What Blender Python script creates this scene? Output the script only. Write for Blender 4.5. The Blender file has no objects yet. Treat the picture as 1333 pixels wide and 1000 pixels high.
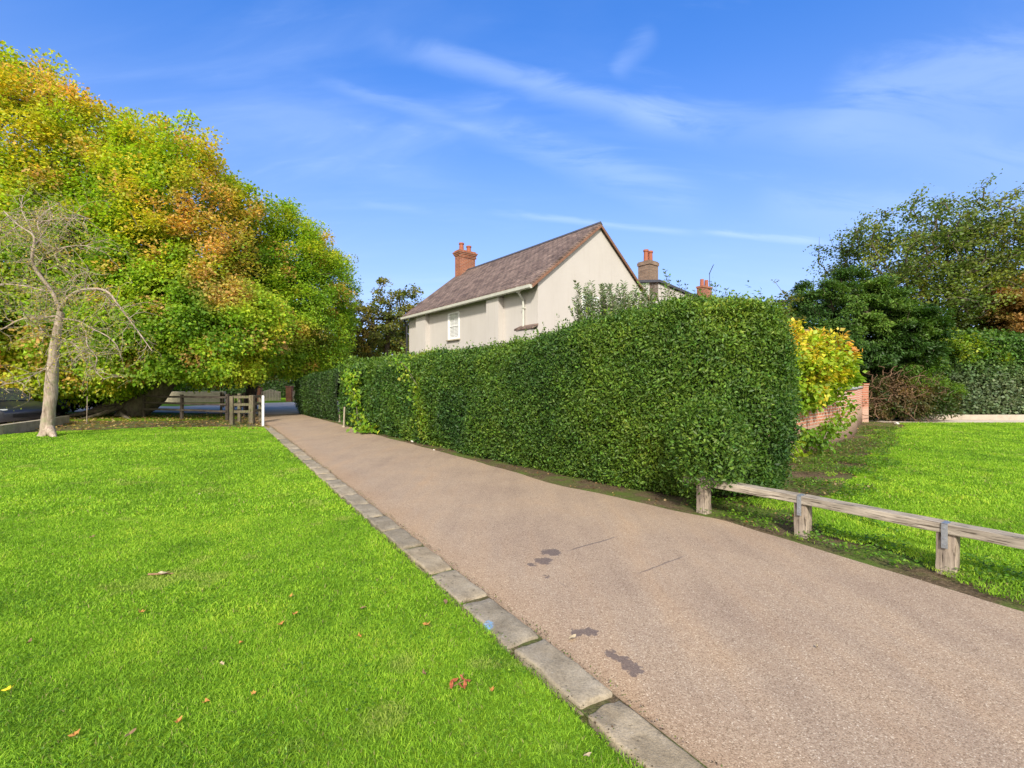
import bpy, bmesh, math, random
import numpy as np
from mathutils import Vector, Matrix
C = bpy.context.scene.collection
SC = bpy.context.scene
rng = np.random.default_rng(7); random.seed(7)
PI = math.pi
HCAM = 1.6; FPX = 600.0

# ------------------------------------------------------------------ camera, world, sun, exposure
cam = bpy.data.cameras.new("camera"); cam.sensor_width = 36; cam.lens = 36*FPX/1333
cam.clip_start = 0.05; cam.clip_end = 3000
camo = bpy.data.objects.new("camera", cam); C.objects.link(camo)
camo.location = (0, 0, HCAM); camo.rotation_euler = (PI/2, 0, 0); SC.camera = camo
SUN_EL = math.radians(35); SUN_AZ = math.atan2(-0.06, -1.0)       # azimuth clockwise from +Y
w = bpy.data.worlds.new("World"); SC.world = w; w.use_nodes = True
SC.view_settings.view_transform = 'Standard'; SC.view_settings.look = 'None'
SC.view_settings.gamma = 1; SC.view_settings.exposure = 0.97
SKY_STRENGTH = 0.112

def build_world():
    nt = w.node_tree; N = nt.nodes; Lk = nt.links
    for n in list(N): N.remove(n)
    out = N.new('ShaderNodeOutputWorld'); bg = N.new('ShaderNodeBackground')
    sky = N.new('ShaderNodeTexSky'); sky.sky_type = 'NISHITA'; sky.sun_disc = False
    sky.sun_elevation = SUN_EL; sky.sun_rotation = SUN_AZ
    sky.air_density = 1.0; sky.dust_density = 0.3; sky.ozone_density = 2.0
    hs = N.new('ShaderNodeHueSaturation'); hs.inputs['Saturation'].default_value = 1.12; hs.inputs['Value'].default_value = 1.0
    Lk.new(sky.outputs[0], hs.inputs['Color'])
    tint = N.new('ShaderNodeMixRGB'); tint.blend_type = 'MULTIPLY'; tint.inputs[0].default_value = 1
    Lk.new(hs.outputs[0], tint.inputs[1])
    zen = N.new('ShaderNodeMixRGB'); zen.inputs[1].default_value = (.90, .82, 1.02, 1); zen.inputs[2].default_value = (.44, .93, 1.5, 1); Lk.new(zen.outputs[0], tint.inputs[2])
    tc = N.new('ShaderNodeTexCoord')
    def M(op, a, b=None, c=None, clamp=False):
        m = N.new('ShaderNodeMath'); m.operation = op; m.use_clamp = clamp
        for i, v in enumerate((a, b, c)):
            if v is None: continue
            if isinstance(v, (int, float)): m.inputs[i].default_value = v
            else: Lk.new(v, m.inputs[i])
        return m.outputs[0]
    sep = N.new('ShaderNodeSeparateXYZ'); Lk.new(tc.outputs['Generated'], sep.inputs[0])
    zr = N.new('ShaderNodeMapRange'); zr.interpolation_type = 'SMOOTHSTEP'; Lk.new(sep.outputs[2], zr.inputs['Value']); zr.inputs['From Min'].default_value = .05; zr.inputs['From Max'].default_value = .8; Lk.new(zr.outputs[0], zen.inputs[0])
    # a cloud layer plane: x/z, y/z
    zz = M('MAXIMUM', sep.outputs[2], 0.02)
    def noise(sx, sy, rot, det, rough, dist=0.0, off=0.0):
        cx = N.new('ShaderNodeCombineXYZ'); u = M('DIVIDE', sep.outputs[0], M('ADD', zz, 0.25)); v = M('DIVIDE', sep.outputs[1], M('ADD', zz, 0.25))
        Lk.new(u, cx.inputs[0]); Lk.new(v, cx.inputs[1])
        mp = N.new('ShaderNodeMapping'); mp.inputs['Rotation'].default_value = (0, 0, rot); mp.inputs['Scale'].default_value = (sx, sy, 1)
        mp.inputs['Location'].default_value = (off, off*.7, 0)
        Lk.new(cx.outputs[0], mp.inputs[0])
        nz = N.new('ShaderNodeTexNoise'); nz.inputs['Scale'].default_value = 1; nz.inputs['Detail'].default_value = det
        nz.inputs['Roughness'].default_value = rough; nz.inputs['Distortion'].default_value = dist
        Lk.new(mp.outputs[0], nz.inputs['Vector']); return nz.outputs[0]
    def ss(v, a, b):
        m = N.new('ShaderNodeMapRange'); m.interpolation_type = 'SMOOTHSTEP'
        Lk.new(v, m.inputs['Value']); m.inputs['From Min'].default_value = a; m.inputs['From Max'].default_value = b
        return m.outputs[0]
    n1 = noise(0.9, 3.2, 0.35, 7, .55, .6); n2 = noise(3, 9, 0.2, 6, .6, .8, 3.0); n3 = noise(.55, .9, 0, 3, .5, 0, 8.0)
    veil = M('MULTIPLY', M('MULTIPLY', ss(n1, .42, .8), ss(n3, .35, .65)), 0.42)
    fine = M('MULTIPLY', ss(n2, .5, .85), ss(n1, .38, .7)); veil = M('ADD', veil, M('MULTIPLY', fine, .22))
    # long streaks: great circles through two sky directions, faded past both ends
    def d(px, py): return Vector(((px-666.5)/FPX, 1, (500-py)/FPX)).normalized()
    def streak(a, b, wid, amp, nlo=.3, nhi=.6):
        A, B = d(*a), d(*b); n = A.cross(B).normalized(); mid = (A+B).normalized(); half = A.angle(B)/2
        dn = N.new('ShaderNodeVectorMath'); dn.operation = 'DOT_PRODUCT'; nv = N.new('ShaderNodeVectorMath'); nv.operation = 'NORMALIZE'
        Lk.new(tc.outputs['Generated'], nv.inputs[0]); Lk.new(nv.outputs[0], dn.inputs[0]); dn.inputs[1].default_value = n
        wob = M('MULTIPLY', M('SUBTRACT', n2, .5), wid*1.6)
        ab = M('ABSOLUTE', M('ADD', dn.outputs['Value'], wob))
        core = M('SUBTRACT', 1.0, ss(ab, 0.0, wid))
        dm = N.new('ShaderNodeVectorMath'); dm.operation = 'DOT_PRODUCT'; Lk.new(nv.outputs[0], dm.inputs[0]); dm.inputs[1].default_value = mid
        ends = ss(dm.outputs['Value'], math.cos(half*1.25), math.cos(half*.55))
        return M('MULTIPLY', M('MULTIPLY', core, ends), M('MULTIPLY', ss(n2, nlo-.12, nhi), amp))
    tot = veil
    for s in [((520, 62), (905, 165), .034, .42), ((820, 150), (1080, 175), .05, .22), ((430, 110), (640, 172), .016, .25), ((620, 160), (900, 262), .05, .34),
              ((655, 278), (895, 303), .010, .42), ((920, 302), (1070, 316), .010, .5), ((1000, 262), (1333, 300), .06, .25), ((1080, 140), (1400, 90), .09, .38), ((1040, 170), (1400, 215), .05, .22),
              ((470, 265), (560, 275), .012, .15), ((800, 95), (850, 40), .03, .22)]:
        tot = M('ADD', tot, streak(*s))
    tot = M('MINIMUM', M('MULTIPLY', tot, .52), .5)
    low = M('SUBTRACT', 1.0, ss(sep.outputs[2], 0.0, 0.62))
    hz = N.new('ShaderNodeMixRGB'); Lk.new(M('MULTIPLY', low, .58), hz.inputs[0]); Lk.new(tint.outputs[0], hz.inputs[1]); hz.inputs[2].default_value = (2.1, 2.95, 4.9, 1)
    mx = N.new('ShaderNodeMixRGB'); Lk.new(tot, mx.inputs[0]); Lk.new(hz.outputs[0], mx.inputs[1]); mx.inputs[2].default_value = (4.2, 5.1, 6.8, 1)
    # unseen bright haze added to the sky behind the camera as fill light
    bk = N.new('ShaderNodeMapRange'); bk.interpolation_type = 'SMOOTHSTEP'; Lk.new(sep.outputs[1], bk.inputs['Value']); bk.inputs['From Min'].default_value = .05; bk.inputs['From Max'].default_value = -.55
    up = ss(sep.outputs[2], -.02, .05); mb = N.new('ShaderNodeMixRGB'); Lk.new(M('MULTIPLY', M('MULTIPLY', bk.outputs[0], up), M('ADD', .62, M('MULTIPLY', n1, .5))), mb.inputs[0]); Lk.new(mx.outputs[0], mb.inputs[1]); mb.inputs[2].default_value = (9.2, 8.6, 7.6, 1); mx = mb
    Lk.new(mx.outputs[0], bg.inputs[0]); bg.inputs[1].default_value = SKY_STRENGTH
    Lk.new(bg.outputs[0], out.inputs[0])
build_world()
sl = bpy.data.lights.new("sun", 'SUN'); sl.energy = 2.75; sl.angle = math.radians(5); sl.color = (1, .94, .84)
so = bpy.data.objects.new("sun", sl); C.objects.link(so); so.location = (10, -20, 30)
sd = Vector((math.sin(SUN_AZ)*math.cos(SUN_EL), math.cos(SUN_AZ)*math.cos(SUN_EL), math.sin(SUN_EL)))
so.rotation_euler = sd.to_track_quat('Z', 'Y').to_euler()
SC.cycles.max_bounces = 6; SC.cycles.diffuse_bounces = 3; SC.cycles.transparent_max_bounces = 6
SC.cycles.use_denoising = True

# ------------------------------------------------------------------ helpers
def G(px, py, z=0.0):
    Y = (HCAM-z)*FPX/(py-500); return Vector(((px-666.5)/FPX*Y, Y, z))
def P(px, py, Y): return Vector(((px-666.5)/FPX*Y, Y, HCAM+(500-py)/FPX*Y))
def srgb(r, g, b): return tuple(((c/255)/12.92 if c/255 <= .04045 else ((c/255+.055)/1.055)**2.4) for c in (r, g, b))
def nrm(a): return a/np.maximum(np.linalg.norm(a, axis=-1, keepdims=True), 1e-9)
_lat = {}
def vnoise(p, scale, seed=0):
    """smooth value noise in 3-D, 0..1; p (n,3)"""
    if seed not in _lat: _lat[seed] = np.random.default_rng(1000+seed).random((32, 32, 32))
    T = _lat[seed]; q = np.asarray(p, float)*scale; i = np.floor(q).astype(int); f = q-i; f = f*f*(3-2*f)
    r = 0
    for dx in (0, 1):
        for dy in (0, 1):
            for dz in (0, 1):
                wgt = (f[:, 0] if dx else 1-f[:, 0])*(f[:, 1] if dy else 1-f[:, 1])*(f[:, 2] if dz else 1-f[:, 2])
                r = r+wgt*T[(i[:, 0]+dx) % 32, (i[:, 1]+dy) % 32, (i[:, 2]+dz) % 32]
    return r
def xy3(x, y): return np.stack([x, y, np.zeros_like(x)], 1)

def tag(o, label=None, cat=None, group=None, kind=None):
    if label: o['label'] = label
    if cat: o['category'] = cat
    if group: o['group'] = group
    if kind: o['kind'] = kind
    return o
def thing(name, label, cat, loc=(0, 0, 0), rz=0, group=None):
    o = bpy.data.objects.new(name, None); C.objects.link(o); o.location = loc; o.rotation_euler = (0, 0, rz); o.empty_display_size = .1
    return tag(o, label, cat, group)
def link(name, me, parent=None, mats=()):
    o = bpy.data.objects.new(name, me); C.objects.link(o)
    for m in mats: me.materials.append(m)
    if parent: o.parent = parent
    return o
def npmesh(name, V, F, mats, parent=None, col=None, smooth=False, midx=None, sub=None):
    """V (n,3) world or local; F (m,k) one face size"""
    V = np.asarray(V, np.float32); F = np.asarray(F, np.int32); me = bpy.data.meshes.new(name)
    if sub is not None: V = V-np.asarray(sub, np.float32)
    k = F.shape[1]
    me.vertices.add(len(V)); me.vertices.foreach_set('co', V.ravel())
    me.loops.add(F.size); me.loops.foreach_set('vertex_index', F.ravel())
    me.polygons.add(len(F)); me.polygons.foreach_set('loop_start', np.arange(0, F.size, k, dtype=np.int32))
    me.polygons.foreach_set('loop_total', np.full(len(F), k, np.int32))
    if smooth: me.polygons.foreach_set('use_smooth', np.ones(len(F), bool))
    if midx is not None: me.polygons.foreach_set('material_index', np.asarray(midx, np.int32))
    me.update(calc_edges=True)
    if col is not None:
        a = me.color_attributes.new('col', 'FLOAT_COLOR', 'POINT')
        cc = np.ones((len(V), 4), np.float32); cc[:, :3] = col; a.data.foreach_set('color', cc.ravel())
    if not isinstance(mats, (list, tuple)): mats = [mats]
    return link(name, me, parent, mats)
def bmobj(name, bm, mat, parent=None, smooth=False, loc=None, rz=None):
    me = bpy.data.meshes.new(name); bmesh.ops.recalc_face_normals(bm, faces=bm.faces); bm.to_mesh(me); bm.free()
    if smooth:
        for p in me.polygons: p.use_smooth = True
    o = link(name, me, parent, mat if isinstance(mat, (list, tuple)) else [mat])
    if loc is not None: o.location = loc
    if rz is not None: o.rotation_euler = (0, 0, rz)
    return o
def bx(bm, x0, x1, y0, y1, z0, z1, bevel=0, rz=0, seg=1):
    r = bmesh.ops.create_cube(bm, size=1); vs = r['verts']
    bmesh.ops.scale(bm, vec=(x1-x0, y1-y0, z1-z0), verts=vs)
    if bevel:
        es = list({e for v in vs for e in v.link_edges})
        rr = bmesh.ops.bevel(bm, geom=es, offset=bevel, segments=seg, affect='EDGES', profile=.6); vs = list({v for f in rr['faces'] for v in f.verts} | {v for v in vs if v.is_valid})
    if rz: bmesh.ops.rotate(bm, cent=(0, 0, 0), matrix=Matrix.Rotation(rz, 3, 'Z'), verts=vs)
    bmesh.ops.translate(bm, vec=((x0+x1)/2, (y0+y1)/2, (z0+z1)/2), verts=vs)
    return vs
def cyl(bm, p0, p1, r0, r1=None, n=12, cap=True):
    p0, p1 = Vector(p0), Vector(p1); r1 = r0 if r1 is None else r1; d = p1-p0
    q = d.to_track_quat('Z', 'Y').to_matrix().to_4x4(); q.translation = (p0+p1)/2
    bmesh.ops.create_cone(bm, cap_ends=cap, segments=n, radius1=r0, radius2=r1, depth=d.length, matrix=q)
def prism(bm, pts, axis, a, b):
    """outline pts (2-D) extruded along axis from a to b. axis 'y': pts are x,z; 'x': pts are y,z; 'z': x,y"""
    def mk(p, t): return {'y': (p[0], t, p[1]), 'x': (t, p[0], p[1]), 'z': (p[0], p[1], t)}[axis]
    A = [bm.verts.new(mk(p, a)) for p in pts]; B = [bm.verts.new(mk(p, b)) for p in pts]
    bm.faces.new(A); bm.faces.new(B[::-1]); n = len(pts)
    for i in range(n): bm.faces.new((A[i], A[(i+1) % n], B[(i+1) % n], B[i]))
def rough_up(bm, amp, scale=8, cuts=0, seed=0):
    if cuts: bmesh.ops.subdivide_edges(bm, edges=bm.edges[:], cuts=cuts, use_grid_fill=True)
    from mathutils import noise as mn
    bm.normal_update()
    for v in bm.verts: v.co += v.normal*amp*mn.noise(v.co*scale+Vector((seed*7.1, seed*3.3, 0)))

# ------------------------------------------------------------------ materials
def newmat(name):
    m = bpy.data.materials.new(name); m.use_nodes = True; nt = m.node_tree
    b = nt.nodes['Principled BSDF']; return m, nt, b
class NB:
    def __init__(s, nt): s.nt = nt
    def n(s, t, **k):
        o = s.nt.nodes.new(t)
        for a, v in k.items(): setattr(o, a, v)
        return o
    def l(s, a, b): s.nt.links.new(a, b)
    def coord(s, kind='Object', scale=(1, 1, 1), loc=(0, 0, 0), rot=(0, 0, 0)):
        if kind == 'World': o = s.n('ShaderNodeNewGeometry').outputs['Position']
        else: o = s.n('ShaderNodeTexCoord').outputs[kind]
        mp = s.n('ShaderNodeMapping'); mp.inputs['Scale'].default_value = scale; mp.inputs['Location'].default_value = loc; mp.inputs['Rotation'].default_value = rot
        s.l(o, mp.inputs[0]); return mp.outputs[0]
    def noise(s, vec, scale, detail=5, rough=.55, dist=0):
        o = s.n('ShaderNodeTexNoise'); o.inputs['Scale'].default_value = scale; o.inputs['Detail'].default_value = detail
        o.inputs['Roughness'].default_value = rough; o.inputs['Distortion'].default_value = dist; s.l(vec, o.inputs['Vector']); return o.outputs[0]
    def ramp(s, fac, stops, interp='LINEAR'):
        r = s.n('ShaderNodeValToRGB'); r.color_ramp.interpolation = interp; e = r.color_ramp.elements
        while len(e) < len(stops): e.new(.5)
        for i, (p, c) in enumerate(stops):
            e[i].position = p; e[i].color = (c, c, c, 1) if isinstance(c, (int, float)) else (*c, 1)
        s.l(fac, r.inputs[0]); return r.outputs[0]
    def mix(s, fac, a, b, mode='MIX'):
        o = s.n('ShaderNodeMixRGB', blend_type=mode)
        for i, v in ((0, fac), (1, a), (2, b)):
            if isinstance(v, (int, float)): o.inputs[i].default_value = v
            elif isinstance(v, tuple): o.inputs[i].default_value = (*v, 1)
            else: s.l(v, o.inputs[i])
        return o.outputs[0]
    def m(s, op, a, b=None, c=None, clamp=False):
        o = s.n('ShaderNodeMath', operation=op); o.use_clamp = clamp
        for i, v in enumerate((a, b, c)):
            if v is None: continue
            if isinstance(v, (int, float)): o.inputs[i].default_value = v
            else: s.l(v, o.inputs[i])
        return o.outputs[0]
    def bump(s, h, dist, strength, b):
        o = s.n('ShaderNodeBump'); o.inputs['Distance'].default_value = dist; o.inputs['Strength'].default_value = strength
        s.l(h, o.inputs['Height']); s.l(o.outputs[0], b.inputs['Normal'])
def plain(name, col, rough=.6, metal=0, var=.25, nscale=6, bump=0.0, spec=.4, kind='Object', stretch=(1, 1, 1)):
    m, nt, b = newmat(name); k = NB(nt); v = k.coord(kind, stretch); nz = k.noise(v, nscale, 6, .6)
    c = k.ramp(nz, [(.25, tuple(x*(1-var) for x in col)), (.75, tuple(min(1, x*(1+var)) for x in col))])
    k.l(c, b.inputs['Base Color']); b.inputs['Roughness'].default_value = rough; b.inputs['Metallic'].default_value = metal; b.inputs['Specular IOR Level'].default_value = spec
    if bump: k.bump(k.noise(v, nscale*4, 6, .65), bump, .8, b)
    return m
def leafmat(name, trans=.35, rough=.45, spec=.35, tcol=(1.3, 1.3, .5)):
    m, nt, b = newmat(name); k = NB(nt); a = k.n('ShaderNodeAttribute', attribute_name='col')
    k.l(a.outputs['Color'], b.inputs['Base Color']); b.inputs['Roughness'].default_value = rough; b.inputs['Specular IOR Level'].default_value = spec
    t = k.n('ShaderNodeBsdfTranslucent'); k.l(k.mix(1.0, a.outputs['Color'], tcol, 'MULTIPLY'), t.inputs['Color'])
    mx = k.n('ShaderNodeMixShader'); mx.inputs[0].default_value = trans; k.l(b.outputs[0], mx.inputs[1]); k.l(t.outputs[0], mx.inputs[2])
    out = nt.nodes['Material Output']; k.l(mx.outputs[0], out.inputs['Surface']); return m
def brickmat(name, c1, c2, mortar, bw=.225, bh=.075, ms=.010, vec='xy', var=.35, zlow=None, kind='Object', pale=None):
    m, nt, b = newmat(name); k = NB(nt); o = k.n('ShaderNodeTexCoord').outputs['Object'] if kind == 'Object' else k.n('ShaderNodeNewGeometry').outputs['Position']
    s = k.n('ShaderNodeSeparateXYZ'); k.l(o, s.inputs[0]); cb = k.n('ShaderNodeCombineXYZ')
    if vec == 'xy': k.l(k.m('ADD', s.outputs[0], s.outputs[1]), cb.inputs[0]); k.l(s.outputs[2], cb.inputs[1])
    elif vec == 'roof': k.l(s.outputs[1], cb.inputs[0]); k.l(k.m('MULTIPLY', s.outputs[2], 1.6), cb.inputs[1])
    elif vec == 'curve': k.l(k.m('MULTIPLY', k.m('ADD', s.outputs[0], s.outputs[1]), .707), cb.inputs[0]); k.l(s.outputs[2], cb.inputs[1])
    br = k.n('ShaderNodeTexBrick'); k.l(cb.outputs[0], br.inputs['Vector']); br.inputs['Color1'].default_value = (*c1, 1); br.inputs['Color2'].default_value = (*c2, 1)
    br.inputs['Mortar'].default_value = (*mortar, 1); br.inputs['Scale'].default_value = 1; br.inputs['Brick Width'].default_value = bw; br.inputs['Row Height'].default_value = bh
    br.inputs['Mortar Size'].default_value = ms; br.inputs['Mortar Smooth'].default_value = .2; br.inputs['Bias'].default_value = 0
    nz = k.noise(o, 2.2, 6, .65); c = k.mix(1.0, br.outputs['Color'], k.ramp(nz, [(.25, 1-var), (.75, 1+var)]), 'MULTIPLY')
    if pale:                                        # bleached lower courses
        h, pc = pale; f = k.m('SUBTRACT', 1.0, k.m('MULTIPLY', k.m('SUBTRACT', k.m('ADD', s.outputs[2], k.m('MULTIPLY', nz, .25)), h), 7.0), clamp=True)
        c = k.mix(k.m('MULTIPLY', f, .72), c, pc)
    k.l(c, b.inputs['Base Color']); b.inputs['Roughness'].default_value = .85; b.inputs['Specular IOR Level'].default_value = .2
    k.bump(k.m('ADD', k.m('MULTIPLY', br.outputs['Fac'], -1.0), k.m('MULTIPLY', k.noise(o, 40, 4, .6), .5)), .006, .9, b); return m
def woodmat(name, c1, c2, rough=.85, axis='x', moss=0):
    m, nt, b = newmat(name); k = NB(nt); st = {'x': (1.2, 18, 18), 'z': (18, 18, 1.2), 'w': (6, 6, 2)}[axis]
    v = k.coord('Object', st); nz = k.noise(v, 2.2, 8, .65, .4); big = k.noise(k.coord('Object'), 3.5, 5, .6)
    c = k.ramp(nz, [(.28, c1), (.5, tuple((a+b_)/2 for a, b_ in zip(c1, c2))), (.72, c2)])
    c = k.mix(1.0, c, k.ramp(big, [(.3, .7), (.7, 1.2)]), 'MULTIPLY')
    crk = k.ramp(k.noise(v, 3.4, 3, .5), [(.36, 0.0), (.40, 1.0)]); c = k.mix(1.0, c, k.mix(crk, (.35, .33, .3), (1, 1, 1)), 'MULTIPLY')
    if moss: c = k.mix(k.m('MULTIPLY', k.ramp(k.noise(k.coord('Object'), 9, 6, .7), [(.5, 0.0), (.62, 1.0)]), moss), c, (.10, .12, .04))
    k.l(c, b.inputs['Base Color']); b.inputs['Roughness'].default_value = rough; b.inputs['Specular IOR Level'].default_value = .2
    k.bump(k.m('ADD', nz, k.m('MULTIPLY', crk, .8)), .006, .8, b); return m
def barkmat(name, c1, c2, sc=9):
    m, nt, b = newmat(name); k = NB(nt); v = k.coord('World', (1, 1, .25)); nz = k.noise(v, sc, 8, .7, .5); n2 = k.noise(k.coord('World'), 5, 5, .6)
    c = k.ramp(nz, [(.3, c1), (.65, c2)]); c = k.mix(k.ramp(n2, [(.5, 0.0), (.65, .5)]), c, (.22, .24, .12))
    k.l(c, b.inputs['Base Color']); b.inputs['Roughness'].default_value = .9; b.inputs['Specular IOR Level'].default_value = .15
    k.bump(nz, .02, 1, b); return m
M = {}
M['maple_leaf'] = leafmat('maple_leaf', .5, .5, .25, (1.35, 1.3, .5)); M['leaf'] = leafmat('leaf_foliage', .42); M['gloss_leaf'] = leafmat('glossy_leaf', .28, .48, .3, (1.3, 1.35, .5)); M['grass_blade'] = leafmat('grass_blade', .35, .6, .15, (1.1, 1.25, .4))
M['bark_dark'] = barkmat('bark_dark', (.035, .026, .018), (.13, .10, .075)); M['bark_pale'] = barkmat('bark_pale', (.17, .12, .09), (.48, .385, .31), 14)
M['bark_mid'] = barkmat('bark_mid', (.07, .055, .04), (.22, .18, .14))
def mat_render():
    m, nt, b = newmat('cream_render'); k = NB(nt); v = k.coord('Object'); n1 = k.noise(v, .9, 5, .6); n2 = k.noise(k.coord('Object', (5, 5, .35)), 1.6, 5, .6); n3 = k.noise(v, 45, 4, .6)
    c = k.ramp(n1, [(.3, (.475, .438, .395)), (.7, (.515, .477, .433))]); c = k.mix(1.0, c, k.ramp(n2, [(.28, (.95, .94, .925)), (.48, (1, 1, 1))]), 'MULTIPLY')
    k.l(c, b.inputs['Base Color']); b.inputs['Roughness'].default_value = .92; b.inputs['Specular IOR Level'].default_value = .1; k.bump(n3, .003, .6, b); return m
M['render'] = mat_render()
M['white'] = plain('white_paint', (.80, .79, .76), .5, 0, .05, 5); M['cream_metal'] = plain('cream_gutter', (.50, .49, .42), .5, 0, .15, 5)
M['black_metal'] = plain('black_pipe', (.02, .02, .022), .5, 0, .2, 5); M['galv'] = plain('galvanised_steel', (.42, .44, .46), .42, .75, .2, 30, .0005)
M['terracotta'] = plain('terracotta', (.31, .10, .055), .8, 0, .22, 9, .002); M['slate'] = brickmat('slate_roof', (.135, .092, .075), (.205, .145, .115), (.045, .035, .032), .28, .17, .014, 'roof', .62)
M['lead'] = plain('ridge_tile', (.06, .06, .07), .7, 0, .3, 5); M['brown_trim'] = plain('brown_verge', (.20, .10, .06), .8, 0, .35, 9)
M['dark_trim'] = plain('dark_soffit', (.05, .035, .028), .9, 0, .2, 5)  # dark brown of the soffit board at the eaves
M['brick_red'] = brickmat('red_brick', (.34, .11, .05), (.24, .07, .04), (.30, .22, .16)); M['brick_brown'] = brickmat('brown_brick', (.26, .165, .11), (.19, .12, .085), (.22, .19, .15))
M['brick_wall'] = brickmat('garden_wall_brick', (.52, .20, .12), (.40, .145, .085), (.50, .40, .33), .225, .075, .012, 'curve', .22, kind='World', pale=(.66, (.60, .42, .33)))
M['stone_cap'] = plain('stone_cap', (.30, .30, .29), .9, 0, .3, 8, .004); M['concrete'] = plain('concrete', (.34, .29, .21), .9, 0, .3, 5, .004)
M['rail_wood'] = woodmat('weathered_rail', (.17, .135, .10), (.52, .45, .35)); M['post_wood'] = woodmat('weathered_post', (.17, .13, .10), (.47, .38, .29), axis='z')
M['fence_dark'] = woodmat('dark_fence_wood', (.035, .028, .024), (.12, .095, .075)); M['fence_mossy'] = woodmat('mossy_fence_wood', (.08, .065, .045), (.24, .20, .13), axis='z', moss=.7)
m, nt, b = newmat('window_glass'); k = NB(nt); tr = k.n('ShaderNodeBsdfTransparent'); gl = k.n('ShaderNodeBsdfGlossy'); gl.inputs['Roughness'].default_value = .02; fr = k.n('ShaderNodeLayerWeight'); fr.inputs[0].default_value = .5
mx = k.n('ShaderNodeMixShader'); k.l(k.m('ADD', k.m('MULTIPLY', k.m('POWER', fr.outputs['Facing'], 4.0), .6), .05), mx.inputs[0]); k.l(tr.outputs[0], mx.inputs[1]); k.l(gl.outputs[0], mx.inputs[2]); k.l(mx.outputs[0], nt.nodes['Material Output'].inputs[0]); M['glass'] = m
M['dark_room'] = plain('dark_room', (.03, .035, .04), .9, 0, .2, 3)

# --- ground materials
def mat_soil():
    m, nt, b = newmat('bare_soil'); k = NB(nt); v = k.coord('World'); n1 = k.noise(v, 3, 8, .7); n2 = k.noise(v, 38, 5, .7)
    c = k.ramp(n2, [(.3, (.06, .042, .022)), (.55, (.14, .10, .058)), (.75, (.26, .19, .12))]); c = k.mix(1.0, c, k.ramp(n1, [(.3, .65), (.7, 1.25)]), 'MULTIPLY')
    c = k.mix(k.ramp(k.noise(v, 1.3, 6, .65), [(.44, 0.0), (.6, .8)]), c, (.09, .15, .02))
    k.l(c, b.inputs['Base Color']); b.inputs['Roughness'].default_value = .95; b.inputs['Specular IOR Level'].default_value = .1; k.bump(n2, .02, .9, b); return m
def mat_lawn():
    m, nt, b = newmat('lawn_turf'); k = NB(nt); v = k.coord('World'); n1 = k.noise(v, .55, 4, .6); n2 = k.noise(v, 3.2, 6, .65); n3 = k.noise(k.coord('World', (1, .6, 1)), 60, 6, .75)
    c = k.ramp(n2, [(.3, (.11, .21, .010)), (.5, (.16, .29, .012)), (.72, (.23, .34, .018))])
    c = k.mix(1.0, c, k.ramp(n3, [(.3, .5), (.52, .95), (.72, 1.4)]), 'MULTIPLY'); c = k.mix(1.0, c, k.ramp(n1, [(.3, .88), (.7, 1.12)]), 'MULTIPLY')
    k.l(c, b.inputs['Base Color']); b.inputs['Roughness'].default_value = .9; b.inputs['Specular IOR Level'].default_value = .08; k.bump(n3, .03, .7, b); return m
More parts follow.
